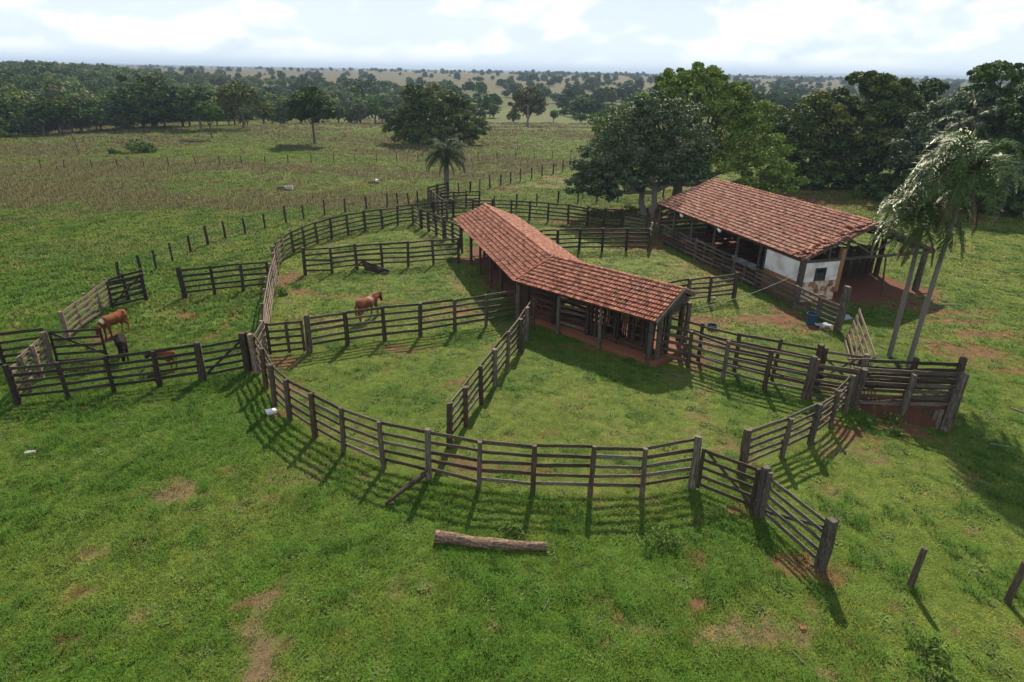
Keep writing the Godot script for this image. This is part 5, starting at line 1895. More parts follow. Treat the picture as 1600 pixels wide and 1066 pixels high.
	fence("corral_fence", "grey plank fence from a thick free post up to the loading ramp", cor,
		[V2(7.9, 18.1), V2(9.7, 19.2), V2(11.1, 20.1), V2(12.4, 21.3), V2(13.6, 22.6)],
		{"side": -1.0, "big": {0: 1.55, 1: 1.0, 2: 1.0}, "mats": [M.wood[3], M.wood_grey[1], M.wood[1]], "h": 1.65})
	gate("corral_gate", "open pole gate seen end-on, leaning behind the loading ramp", "gates of the corral", V2(14.75, 24.0), V2(17.0, 29.9), {"h": 1.95, "rails": 6, "board": 0.16, "tilt": Vector3(0.42, 0, 0.0), "stiles": [0.04, 0.5, 0.97], "brace": [[0.1, 0.1, 0.9, 0.9]], "mats": M.wood_pale, "posts": [[0.0, 2.0, 0.12]]})
	gate("corral_gate", "dark braced gate beside the corral's front right corner post", "gates of the corral", V2(6.15, 17.2), V2(7.6, 16.15), {"h": 1.6, "brace": [[0.05, 0.95, 0.95, 0.15]], "rails": 5, "mats": [M.wood[0], M.wood[2]]})
	gate("corral_gate", "pale swung-open gate nearest the camera between two thick round posts", "gates of the corral", V2(7.75, 16.0), V2(8.58, 13.7), {"h": 1.55, "brace": [[0.0, 0.1, 1.0, 0.85]], "rails": 5, "mats": [M.wood_grey[0], M.wood_grey[1]], "posts": [[-0.02, 1.72, 0.14], [0.06, 1.66, 0.08], [1.03, 1.68, 0.125]], "stiles": []})
	# inside the back of the corral, round the chute under the small palm
	fence("corral_fence", "plank fence leading from the back fence down to the shed's left end", cor,
		[V2(-8.0, 54.1), V2(-7.2, 52.8), V2(-6.4, 51.5), V2(-5.6, 50.2), V2(-4.8, 48.9), V2(-4.1, 47.6)], {"side": 1.0, "big": {3: 1.5}, "mats": M.wood_dark, "r": 0.1})
	gate("corral_gate", "small braced gate at the far left corner beside the shed fence", "gates of the corral", V2(-8.9, 55.6), V2(-8.1, 54.25), {"h": 1.6})
	fence("corral_fence", "fence of the chute running from the small palm towards the shed", cor,
		[V2(-8.8, 64.7), V2(-8.3, 63.2), V2(-7.8, 61.7), V2(-7.3, 60.2), V2(-6.7, 58.6), V2(-6.1, 57.2)], {"side": -1.0, "mats": [M.wood[0], M.wood[3]]})
	fence("corral_fence", "short fence running behind the small palm's trunk", cor,
		[V2(-8.8, 64.8), V2(-8.0, 66.3), V2(-7.1, 67.9)], {"side": 1.0, "skip": [0], "mats": M.wood_dark})
	fence("corral_fence", "short fence in front of the small palm's trunk", cor,
		[V2(-7.2, 61.8), V2(-6.0, 62.4), V2(-4.8, 62.8), V2(-3.5, 63.2)], {"side": 1.0, "mats": M.wood_dark})
	fence("corral_fence", "plank fence from the back of the shed to the barn", cor,
		[V2(2.0, 46.6), V2(3.3, 46.9), V2(5.0, 47.2), V2(6.8, 47.4), V2(8.7, 47.7), V2(10.4, 47.8)], {"side": -1.0, "mats": M.wood_dark, "r": 0.09})
	fence("corral_fence", "plank fence joining the back fence's gate to the barn corner", cor,
		[V2(10.4, 47.9), V2(10.9, 49.8), V2(11.2, 51.6), V2(11.4, 53.2)], {"side": 1.0, "skip": [0], "mats": [M.wood[3], M.wood_grey[1]]})
	fence("corral_fence", "short plank fence right of the shed with a pale block at its foot", cor,
		[V2(9.1, 34.9), V2(10.3, 35.4), V2(11.8, 35.95), V2(13.5, 36.6)], {"side": -1.0, "h": 1.6, "big": {3: 1.4}, "mats": [M.wood[1], M.wood[0]]})
	var bp := []
	for k in 11:
		var f := k / 10.0
		bp.append(V2(lerpf(12.3, 15.75, f) - 0.25, lerpf(50.0, 38.8, f)))
	fence("barn_fence", "red-stained plank fence along the open front of the barn", cor, bp, {"side": 1.0, "h": 1.55, "mats": [M.wood_red[1], M.wood_grey[0], M.wood_grey[1], M.wood_pale[1]]})
	fence("barn_fence", "sloping plank fence in front of the whitewashed barn corner", cor,
		[V2(15.55, 38.7), V2(16.0, 36.6), V2(16.5, 34.9), V2(17.0, 33.2), V2(17.45, 31.6)], {"side": 1.0, "h": 1.5, "rails": 5, "mats": [M.wood_grey[1], M.wood[3]], "skip": [0, 4]})
	var ep := thing("gate_post", "tall thick grey post ending the fence before the barn's white corner", "post", P(17.45, 31.55))
	post(ep, "shaft", Vector3(0, -0.1, 0), Vector3(0.08, 2.5, -0.05), 0.15, M.wood_grey[0])
	post(ep, "foot_stake", Vector3(-0.16, -0.1, 0.06), Vector3(-0.05, 1.4, 0.02), 0.09, M.wood[1])
	# pens to the left
	var pens := "plank fences of the left pens"
	fence("pen_fence", "short plank fence standing free of the corral's left side", pens, [V2(-19.3, 35.1), V2(-17.85, 35.75), V2(-16.4, 36.4), V2(-15.0, 37.0)], {"side": -1.0, "big": {0: 1.4}, "mats": M.wood_dark})
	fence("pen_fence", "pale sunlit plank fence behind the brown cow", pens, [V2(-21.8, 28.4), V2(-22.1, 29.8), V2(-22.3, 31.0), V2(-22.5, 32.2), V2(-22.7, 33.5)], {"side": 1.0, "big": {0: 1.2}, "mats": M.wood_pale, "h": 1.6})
	gate("pen_gate", "open gate folded against the far end of the pale pen fence", "gates of the left pens", V2(-22.3, 32.9), V2(-21.2, 34.4), {"mats": M.wood_dark, "h": 1.65, "posts": [[1.0, 1.7, 0.09]]})
	fence("pen_fence", "stub of fence behind the folded pen gate", pens, [V2(-22.7, 33.6), V2(-22.3, 34.5), V2(-21.9, 35.5)], {"side": 1.0, "skip": [0], "mats": M.wood_dark, "h": 1.6})
	fence("pen_fence", "long dark plank fence in front of the grazing cattle", pens,
		[V2(-19.6, 22.0), V2(-18.0, 22.6), V2(-16.5, 23.2), V2(-14.9, 23.8), V2(-13.4, 24.5)], {"side": -1.0, "big": {0: 1.3, 4: 1.7}, "mats": M.wood_dark, "h": 1.65})
	gate("pen_gate", "braced gate between the cattle's fence and the corral", "gates of the left pens", V2(-13.25, 24.6), V2(-11.85, 25.4), {"mats": M.wood_dark, "h": 1.6, "posts": [[1.03, 1.85, 0.13], [1.16, 1.85, 0.11]], "stiles": []})
	fence("pen_fence", "pale plank fence closing the left pen's outer end", pens, [V2(-19.6, 22.0), V2(-19.9, 23.1), V2(-20.2, 24.2), V2(-20.6, 25.4)], {"side": -1.0, "skip": [0], "mats": M.wood_pale, "h": 1.6, "big": {3: 1.6}})
	gate("pen_gate", "braced gate standing open inside the left pen beside the black cow", "gates of the left pens", V2(-20.45, 25.6), V2(-18.5, 26.2), {"mats": M.wood_dark, "h": 1.7, "brace": [[0.0, 0.95, 1.0, 0.2]]})
	fence("pen_fence", "dark plank fence running out of the picture at the left edge", pens, [V2(-20.8, 25.6), V2(-22.3, 25.0), V2(-23.9, 24.4), V2(-25.5, 23.8)], {"side": 1.0, "skip": [0], "mats": M.wood_dark})
	# wire fences
	var wf := "wire fences on wooden posts"
	wire_fence("wire fence on leaning dark posts along the left of the corral", wf, [V2(-24.9, 38.0), V2(-23.9, 38.9), V2(-23.8, 40.4), V2(-23.8, 42.6), V2(-23.6, 44.8), V2(-23.3, 47.0), V2(-22.9, 49.2), V2(-22.0, 50.9), V2(-21.1, 52.8), V2(-20.0, 54.9), V2(-19.0, 56.7), V2(-17.6, 58.4), V2(-16.1, 60.0), V2(-14.4, 61.5), V2(-12.6, 62.8), V2(-11.7, 63.5), V2(-10.7, 64.2), V2(-9.9, 64.7)])
	wire_fence("wire fence running away from the small palm up the track", wf, [V2(-6.1, 69.9), V2(-5.0, 71.8), V2(-4.0, 73.4), V2(-2.9, 75.2), V2(-1.7, 77.3), V2(-0.5, 79.2), V2(0.7, 81.0), V2(2.2, 83.3), V2(3.6, 85.4), V2(5.2, 87.8), V2(6.7, 90.4), V2(8.4, 93.2)])
	wire_fence("wire fence crossing behind the corral's back fence", wf, [V2(-2.0, 62.8), V2(0.2, 63.8), V2(2.3, 64.9), V2(4.5, 66.0), V2(6.7, 67.0), V2(8.8, 68.0), V2(11.2, 68.9), V2(13.8, 70.0), V2(16.6, 71.4)])
	var fp := []
	for k in 25:
		fp.append(V2(lerpf(-62.0, 9.0, k / 24.0), lerpf(84.0, 105.5, k / 24.0) + rr(-0.4, 0.4)))
	wire_fence("distant wire fence across the pasture before the broad tree", wf, fp, {"r": 0.05, "h": 1.25})
	for q: Array in [[10.75, 13.05, "lone wire-less fence post leaning right of the open front gate"], [13.05, 12.6, "lone fence post at the picture's right edge"]]:
		var t := thing("fence_post", q[2], "post", P(q[0], q[1]))
		post(t, "shaft", Vector3(0, -0.1, 0), Vector3(0.10, 1.28, -0.04), 0.075, M.wood[1])


func build_ramp() -> void:
	var p0 := Vector2(14.2, 23.0)
	var p1 := Vector2(15.6, 22.3)
	var p2 := Vector2(16.8, 21.4)
	var u := (p2 - p0).normalized()
	var n := Vector2(-u.y, u.x)
	var w := 1.25
	var base := P(p0.x, p0.y)
	var t := thing("loading_ramp", "plank-sided cattle loading ramp filled with red earth at the race's right end", "ramp", base)
	var L := p0.distance_to(p2)
	var at := func(s: float, q: float, h: float) -> Vector3: return xz(p0 + u * s + n * q, h) - base
	# earth fill
	var m := MB.new()
	var top := []
	var bot := []
	for k in 9:
		var s := L * k / 8.0
		var h := 0.05 + 0.95 * k / 8.0
		top.append([at.call(s, 0.12, h + rr(-0.03, 0.03)), at.call(s, w - 0.1, h)])
		bot.append([at.call(s + (0.0 if k < 8 else -0.1), 0.02 - 0.35 * sin(PI * k / 8.0) - rr(0, 0.1), -0.1), at.call(s, w, -0.1)])
	for k in 8:
		m.quad(top[k][0], top[k + 1][0], top[k + 1][1], top[k][1], Vector3.UP, 1, 1)
		m.quad(bot[k][0], bot[k + 1][0], top[k + 1][0], top[k][0], Vector3(-n.x, 0.3, n.y), 1, 1)
		m.quad(bot[k][1], bot[k + 1][1], top[k + 1][1], top[k][1], Vector3(n.x, 0.1, -n.y), 1, 1)
	m.quad(bot[8][0], bot[8][1], top[8][1], top[8][0], Vector3(u.x, 0, -u.y), 1, 1)
	part(t, "earth_fill", m.mesh(), M.bank)
	for k in 7:
		var q := 0.04 + k * 0.19
		plank(t, "retaining_board", at.call(L + 0.05, q, -0.1), at.call(L + 0.05 + rr(-0.03, 0.03), q, 1.0 + rr(-0.1, 0.08)), 0.18, 0.04, pick(M.wood), Vector3(n.x, 0, -n.y))
	for k in 4:
		var s := L - 0.16 - k * 0.17
		plank(t, "retaining_board", at.call(s, -0.05, -0.1), at.call(s, 0.02, 0.85 - k * 0.06 + rr(-0.1, 0.05)), 0.16, 0.05, pick(M.wood), Vector3(u.x, 0, -u.y))
	# near side
	for k in 6:
		var y0 := lerpf(0.22, 1.72, k / 5.0)
		var y1 := lerpf(1.02, 2.30, k / 5.0)
		var ym := (y0 + y1) * 0.5 + rr(-0.03, 0.03)
		plank(t, "rail", at.call(-0.05, 0.11, y0), at.call(L * 0.55, 0.11, ym), 0.15, 0.04, pick(M.wood))
		plank(t, "rail", at.call(L * 0.53, 0.13, ym + 0.01), at.call(L + 0.05, 0.13, y1), 0.15, 0.04, pick(M.wood_grey if k % 2 else M.wood))
		if k > 0:
			plank(t, "rail", at.call(0.0, w - 0.08, y0), at.call(L * 0.55, w - 0.08, ym), 0.14, 0.04, pick(M.wood_dark))
			plank(t, "rail", at.call(L * 0.53, w - 0.10, ym), at.call(L + 0.1, w - 0.10, y1 + 0.04), 0.14, 0.04, pick(M.wood_dark))
	post(t, "post", at.call(-0.02, 0.0, -0.1), at.call(0.02, 0.0, 1.78), 0.13, M.wood_grey[1])
	post(t, "post", at.call(-0.32, 0.1, -0.1), at.call(-0.30, 0.1, 1.75), 0.10, M.wood[0])
	post(t, "post", at.call(L * 0.54, -0.02, -0.1), at.call(L * 0.56, 0.0, 2.0), 0.12, M.wood_grey[0])
	post(t, "post", at.call(L + 0.06, -0.04, -0.1), at.call(L + 0.14, 0.02, 2.45), 0.15, M.wood_grey[0])
	post(t, "post", at.call(L + 0.22, 0.12, -0.1), at.call(L + 0.24, 0.12, 2.35), 0.10, M.wood[1])
	post(t, "post", at.call(0.0, w, -0.1), at.call(0.0, w, 1.95), 0.11, M.wood[2])
	post(t, "post", at.call(L * 0.55, w, -0.1), at.call(L * 0.55, w, 2.2), 0.11, M.wood[2])
	post(t, "post", at.call(L + 0.1, w, -0.1), at.call(L + 0.12, w, 2.6), 0.13, M.wood[0])
	plank(t, "loose_pole", at.call(-0.7, 0.9, 1.7), at.call(0.15, 0.5, 2.05), 0.07, 0.06, M.wood_grey[0])


# ---------------------------------------------------------------- small things
func build_small_things() -> void:
	# the log
	var b := MB.new()
	b.tube([Vector3(0, 0.17, 0), Vector3(0.55, 0.19, 0.03), Vector3(1.1, 0.15, 0.10), Vector3(1.7, 0.18, 0.13), Vector3(2.3, 0.14, 0.07), Vector3(3.2, 0.12, 0.0)], [0.185, 0.170, 0.150, 0.160, 0.140, 0.128], 12, true, 0.10, 3)
	single("log", "big barkless log lying in the grass in front of the corral", "log", b.mesh(), M.log, Transform3D(Basis(Vector3.UP, -0.09), P(-2.1, 14.55)))
	# dead branch against the front fence
	var dbt := MB.new()
	dbt.tube([Vector3(0, 0.05, 0), Vector3(0.4, 0.28, -0.3), Vector3(0.85, 0.42, -0.75), Vector3(1.1, 0.5, -1.0)], [0.05, 0.07, 0.09, 0.10], 7, true, 0.12, 1)
	dbt.tube([Vector3(0.4, 0.28, -0.3), Vector3(0.2, 0.1, -0.5)], [0.05, 0.02], 5)
	dbt.tube([Vector3(1.0, 0.47, -0.9), Vector3(1.2, 0.66, -1.0)], [0.07, 0.03], 5)
	single("dead_branch", "knobbly dead branch propped against the front fence", "branch", dbt.mesh(), M.wood_dark[1], Transform3D(Basis.IDENTITY, P(-3.85, 16.1)))
	# white block, stones
	var blk := func(sz: Vector3) -> ArrayMesh:
		var m := MB.new()
		var pts := []
		for i in 8:
			pts.append(Vector3((-0.5 if i & 1 else 0.5) * rr(0.8, 1.05), (0.0 if i & 2 else 1.0) * rr(0.85, 1.1), (-0.5 if i & 4 else 0.5) * rr(0.8, 1.05)) * sz)
		for f: Array in [[0, 1, 3, 2], [4, 5, 7, 6], [0, 1, 5, 4], [2, 3, 7, 6], [0, 2, 6, 4], [1, 3, 7, 5]]:
			var ce: Vector3 = (pts[f[0]] + pts[f[1]] + pts[f[2]] + pts[f[3]]) * 0.25 - Vector3(0, sz.y * 0.5, 0)
			m.quad(pts[f[0]], pts[f[1]], pts[f[2]], pts[f[3]], ce)
		return m.mesh()
	single("salt_block", "white block lying outside the corral's front left curve", "block", blk.call(Vector3(0.40, 0.16, 0.30)), M.limewash, Transform3D(Basis(Vector3.UP, 0.5), P(-9.45, 21.75)))
	single("stone", "flat pale stone in the grass at the left", "stone", blk.call(Vector3(0.34, 0.10, 0.16)), M.stone, Transform3D(Basis(Vector3.UP, 0.3), P(-16.7, 18.6)))
	single("block", "pale broken block below the short fence right of the shed", "block", blk.call(Vector3(0.36, 0.16, 0.22)), M.stone, Transform3D(Basis(Vector3.UP, 0.2), P(12.2, 36.5)))
	single("stone", "reddish stone in the grass left of the open front gate", "stone", blk.call(Vector3(0.16, 0.06, 0.12)), M.clay, Transform3D(Basis.IDENTITY, P(7.3, 11.6)))
	# fallen gate
	var fg := thing("fallen_gate", "collapsed plank gate leaning on the upper pen fence", "gate", P(-10.2, 41.2))
	for k in 4:
		plank(fg, "rail", Vector3(-0.2 + k * 0.12, 0.75 - k * 0.17, -0.1 + k * 0.12), Vector3(1.9 - k * 0.05, 0.16 - k * 0.03, 0.55 + k * 0.15), 0.13, 0.04, pick(M.wood_dark))
	plank(fg, "stile", Vector3(0.1, 0.75, -0.1), Vector3(-0.7, 0.05, 0.4), 0.11, 0.05, M.wood[0])
	plank(fg, "stile", Vector3(1.3, 0.4, 0.1), Vector3(1.1, 0.0, 0.85), 0.11, 0.05, M.wood[0])
	# feed trough and rubbish in the pasture
	var tr := thing("feed_trough", "old grey feed trough beside a dark log in the left pasture", "trough", P(-25.6, 71.6))
	var tm := MB.new()
	var tx := Transform3D(Basis(Vector3.UP, 0.15).scaled(Vector3(0.75, 0.8, 0.8)), Vector3(0.3, 0.24, 0))
	tm.box(tx.translated_local(Vector3(0, -0.2, 0)), Vector3(1.0, 0.08, 0.7))
	tm.box(tx.translated_local(Vector3(0, 0.06, 0.34)), Vector3(1.1, 0.5, 0.06))
	tm.box(tx.translated_local(Vector3(0, 0.06, -0.34)), Vector3(1.1, 0.5, 0.06))
	tm.box(tx.translated_local(Vector3(0.53, 0.06, 0)), Vector3(0.06, 0.5, 0.62))
	tm.box(tx.translated_local(Vector3(-0.53, 0.06, 0)), Vector3(0.06, 0.5, 0.62))
	part(tr, "box", tm.mesh(), M.stone)
	var tl := MB.new()
	tl.tube([Vector3(-1.0, 0.2, 0.1), Vector3(-0.6, 0.25, 0), Vector3(-0.25, 0.24, 0.05)], [0.2, 0.24, 0.2], 8, true, 0.1)
	part(tr, "log", tl.mesh(), M.bark)
	var tl2 := MB.new()
	tl2.tube([Vector3(-0.9, 0.1, 0.0), Vector3(0.3, 0.12, 0.5), Vector3(0.6, 0.1, 0.55)], [0.13, 0.14, 0.1], 7, true, 0.1)
	part(tr, "log", tl2.mesh(), M.bark)
	var sp := thing("stump", "low stump with a white tub on its red mound in the left pasture", "stump", P(-17.0, 77.2))
	var sm := MB.new()
	sm.tube([Vector3(-0.6, 0.1, 0), Vector3(0.0, 0.18, 0.1), Vector3(0.7, 0.12, 0)], [0.16, 0.22, 0.14], 7, true, 0.1)
	part(sp, "wood", sm.mesh(), M.bark)
	var sw := MB.new()
	sw.tube([Vector3(0.4, 0.24, 0.1), Vector3(0.42, 0.52, 0.1)], [0.14, 0.18], 9)
	part(sp, "tub", sw.mesh(), M.white)
	# blue tubs and pale sheets near the barn
	var tub := func(called: String, label: String, at: Vector3, r0: float, r1: float, h: float) -> void:
		var o := thing(called, label, "tub", at)
		var m := MB.new()
		var n := 16
		for i in n + 1:
			var a := TAU * i / n
			var c := Vector3(cos(a), 0, sin(a))
			m.vert(c * r0 + Vector3(0, 0.0, 0), c, Vector2.ZERO)
			m.vert(c * r1 + Vector3(0, h, 0), c, Vector2.ZERO)
			m.vert(c * (r1 - 0.02) + Vector3(0, h, 0), -c, Vector2.ZERO)
			m.vert(c * (r0 - 0.02) + Vector3(0, 0.03, 0), -c, Vector2.ZERO)
		for i in n:
			for k in 3:
				var q := i * 4 + k
				if k == 1:
					continue
				m.ix.append_array(PackedInt32Array([q, q + 1, q + 4, q + 4, q + 1, q + 5]))
		var ce := m.vert(Vector3(0, 0.03, 0), Vector3.UP)
		for i in n:
			var a := m.vert(m.v[i * 4 + 3], Vector3.UP)
			var e := m.vert(m.v[i * 4 + 7], Vector3.UP)
			m.ix.append_array(PackedInt32Array([ce, a, e]))
		part(o, "shell", fix_winding(m), M.blue)
		var rim := MB.new()
		var ring := []
		var rad := []
		for i in n + 1:
			ring.append(Vector3(cos(TAU * i / n) * r1, h, sin(TAU * i / n) * r1))
			rad.append(0.018)
		rim.tube(ring, rad, 5, false)
		part(o, "rim", rim.mesh(), M.blue)
	tub.call("blue_barrel", "blue plastic barrel standing under the fence at the barn's white corner", P(16.5, 32.6), 0.25, 0.29, 0.62)
	tub.call("blue_tub", "low blue tub in the grass behind the cattle race", P(10.75, 31.6), 0.24, 0.27, 0.24)
	var sheet := func(label: String, at: Vector3, sx: float, sz: float, turn: float, lift: float) -> void:
		var m := MB.new()
		var nx := 7
		var nz := 5
		var g := []
		for i in nx:
			for k in nz:
				g.append(Vector3((i / 6.0 - 0.5) * sx, 0.04 + lift * (nc.get_noise_2d(i * 9.0 + at.x * 31.0, k * 9.0) + 0.5), (k / 4.0 - 0.5) * sz))
		for i in nx - 1:
			for k in nz - 1:
				m.quad(g[i * nz + k], g[(i + 1) * nz + k], g[(i + 1) * nz + k + 1], g[i * nz + k + 1], Vector3.UP)
		for i in nx - 1:
			for e: int in [0, nz - 1]:
				var a: Vector3 = g[i * nz + e]
				var c: Vector3 = g[(i + 1) * nz + e]
				m.quad(a, c, Vector3(c.x, -0.02, c.z), Vector3(a.x, -0.02, a.z), Vector3(0, 0, -1 if e == 0 else 1))
		single("plastic_sheet", label, "sheet", m.mesh(), M.sheet, Transform3D(Basis(Vector3.UP, turn), at))
	sheet.call("crumpled pale sheet on the ground beside the blue barrel", P(17.0, 32.2), 0.8, 0.5, 0.2, 0.12)
	sheet.call("long pale sheet on the ground behind the tall thick fence post", P(18.6, 33.4), 1.2, 0.5, 0.5, 0.15)
	# tarpaulin hung over the barn fence
	var tp := MB.new()
	var rows := []
	for i in 9:
		var f := i / 8.0
		var bp := Vector3(lerpf(14.75, 15.55, f), 0, -lerpf(40.9, 38.6, f))
		var row := []
		for k in 6:
			row.append(bp + Vector3(-0.16 - 0.05 * sin(i * 1.7 + k), 1.62 - k * (0.10 + 0.02 * sin(i * 2.0)), -0.02 * k) if k < 5 else bp + Vector3(0.1, 1.6, 0))
		row.push_front(bp + Vector3(0.28, 1.45, 0.0))
		rows.append(row)
	for i in 8:
		for k in 5:
			tp.quad(rows[i][k], rows[i + 1][k], rows[i + 1][k + 1], rows[i][k + 1], Vector3(-0.6, 0.6, 0.4))
	single("tarpaulin", "grey tarpaulin hung over the barn fence next to the white wall", "tarpaulin", tp.mesh(), M.tarp)
	# cable from the barn corner to the shed
	var cb := MB.new()
	var cp := []
	var cr := []
	for i in 13:
		var f := i / 12.0
		cp.append(Vector3(lerpf(16.85, 8.6, f), lerpf(2.0, 1.75, f) - 0.30 * sin(PI * f), -lerpf(35.8, 29.6, f)))
		cr.append(0.009)
	cb.tube(cp, cr, 5)
	single("cable", "pale cable sagging from the barn's white corner to the shed", "cable", cb.mesh(), M.sheet)
	# sticks
	var stick := func(label: String, x: float, d: float, len: float, turn: float, r: float) -> void:
		var m := MB.new()
		m.tube([Vector3(0, 0.03, 0), Vector3(len * 0.5, 0.06, len * 0.06), Vector3(len, 0.03, 0)], [r, r * 0.9, r * 0.5], 6, true, 0.1)
		m.tube([Vector3(len * 0.6, 0.06, len * 0.05), Vector3(len * 0.8, 0.10, len * 0.2)], [r * 0.6, r * 0.3], 4)
		single("stick", label, "stick", m.mesh(), M.bark_pale, Transform3D(Basis(Vector3.UP, turn), P(x, d)))
	stick.call("pale stick lying right of the loading ramp in the shadow's edge", 18.0, 20.4, 0.7, -0.4, 0.03)
	stick.call("long pale stick on the grass at the right edge beyond the ramp", 20.8, 23.2, 1.6, -0.9, 0.03)
	stick.call("white branch lying on the grass behind the right tall palm", 25.7, 36.2, 1.7, 0.05, 0.045)
	stick.call("thin pale stick near the two palm trunks", 18.9, 29.0, 0.8, 2.0, 0.03)
	stick.call("thin twig in the grass below the open front gate", 6.7, 11.0, 0.6, -1.1, 0.012)
	stick.call("thin pale straw stem in the grass below the log", 0.9, 12.0, 0.5, 1.2, 0.010)


func build_spots() -> void:
	# x, d, half sizes, strength, 0 red earth or 1 dry grass
	spots = [
		[-6.2, 12.0, 0.6, 0.9, 0.9, 1], [-5.6, 10.4, 0.6, 1.2, 0.95, 1], [-6.6, 12.1, 0.35, 0.25, 0.9, 0], [-10.8, 16.6, 1.1, 0.8, 0.8, 1], [-10.5, 10.8, 0.35, 0.35, 0.9, 0], [-6.1, 14.0, 0.28, 0.25, 0.9, 0],
		[-9.5, 17.8, 0.5, 0.4, 0.5, 0], [4.9, 12.3, 0.35, 0.28, 0.9, 0], [5.3, 14.1, 0.35, 0.4, 0.6, 0], [8.3, 13.7, 1.2, 0.5, 0.7, 0], [5.6, 11.4, 2.4, 0.35, 0.6, 1], [7.2, 16.0, 1.0, 0.45, 0.8, 0], [10.7, 17.3, 0.9, 0.5, 0.5, 1],
		[-1.6, 18.4, 1.6, 0.6, 0.95, 0], [0.6, 18.2, 1.0, 0.4, 0.6, 0], [4.4, 17.9, 0.9, 0.4, 0.6, 0], [-2.3, 26.2, 0.5, 0.4, 0.8, 0], [-2.6, 24.6, 0.35, 0.35, 0.8, 0], [-5.4, 28.3, 1.6, 0.35, 0.7, 0], [1.6, 20.6, 0.4, 0.3, 0.6, 0],
		[-14.6, 38.6, 0.9, 2.2, 0.9, 0], [-13.0, 36.6, 1.1, 0.5, 0.8, 0], [-10.8, 35.7, 1.6, 0.35, 0.8, 0], [-8.0, 35.0, 1.6, 0.35, 0.75, 0], [-5.4, 34.6, 1.6, 0.35, 0.7, 0], [-2.6, 33.9, 1.8, 0.9, 0.9, 0], [-10.6, 26.3, 1.0, 0.8, 0.8, 0], [-9.6, 23.9, 0.7, 0.8, 0.8, 0], [-8.9, 21.6, 0.5, 0.5, 0.6, 0],
		[-1.2, 41.0, 0.9, 3.4, 0.95, 0], [-3.2, 44.2, 1.0, 1.6, 0.9, 0], [0.6, 37.0, 0.9, 2.0, 0.9, 0], [4.0, 28.6, 3.0, 0.5, 0.5, 0], [8.4, 27.6, 1.3, 0.9, 0.95, 0], [9.6, 29.4, 1.8, 1.2, 0.7, 0], [10.6, 33.0, 2.2, 1.3, 0.85, 0], [13.6, 33.2, 2.2, 0.9, 0.85, 0], [15.6, 33.6, 1.5, 2.4, 0.95, 0], [16.4, 31.6, 1.4, 1.1, 0.8, 0],
		[21.5, 38.0, 3.8, 3.2, 0.97, 0], [24.4, 36.4, 2.2, 2.0, 0.9, 0], [26.6, 38.4, 1.0, 1.4, 0.9, 0], [25.0, 33.4, 2.6, 0.45, 0.9, 0], [26.4, 35.0, 2.6, 0.4, 0.8, 0], [25.8, 31.4, 2.4, 0.8, 0.8, 0], [23.4, 29.0, 2.2, 1.1, 0.8, 0], [25.2, 27.0, 2.4, 0.9, 0.85, 0], [20.6, 31.5, 0.4, 0.3, 0.9, 0], [21.8, 33.0, 0.8, 0.4, 0.8, 0], [18.0, 30.9, 1.2, 0.7, 0.7, 0], [23.2, 27.9, 0.35, 0.25, 1.0, 0],
		[15.4, 21.4, 1.4, 0.9, 0.95, 0], [13.3, 20.9, 1.1, 0.9, 0.85, 0], [12.6, 21.9, 0.7, 0.9, 0.8, 0], [13.2, 18.9, 0.4, 0.3, 0.8, 1], [12.2, 19.7, 1.4, 0.8, 0.5, 1], [14.2, 24.2, 0.8, 0.7, 0.8, 0],
		[14.2, 44.6, 0.9, 4.6, 0.9, 0], [13.2, 40.0, 1.4, 2.0, 0.5, 0], [10.6, 51.0, 2.4, 4.6, 0.9, 0], [7.6, 54.6, 3.2, 2.0, 0.85, 0], [13.0, 60.0, 4.6, 4.4, 0.9, 0], [5.0, 57.4, 2.4, 1.2, 0.5, 0],
		[2.5, 77.5, 6.0, 1.3, 0.85, 1], [-1.0, 74.0, 3.0, 2.0, 0.6, 1], [9.0, 83.0, 7.0, 2.2, 0.85, 1], [18.0, 80.0, 6.0, 4.0, 0.8, 1], [32.0, 72.0, 9.0, 8.0, 0.85, 0], [44.0, 66.0, 8.0, 7.0, 0.8, 0], [24.0, 62.0, 8.0, 6.0, 0.5, 1], [-20.4, 29.0, 1.1, 1.2, 0.85, 0], [-15.2, 31.0, 0.3, 2.6, 0.8, 0], [-17.6, 32.0, 1.2, 0.4, 0.5, 0], [-19.0, 34.8, 0.7, 0.4, 0.8, 0], [-15.4, 33.0, 0.25, 2.2, 0.7, 0],
		[-17.0, 77.2, 1.6, 0.7, 0.9, 0], [-29.0, 70.6, 1.2, 0.4, 0.8, 0], [-29.0, 88.0, 1.6, 0.8, 0.7, 0],
	]


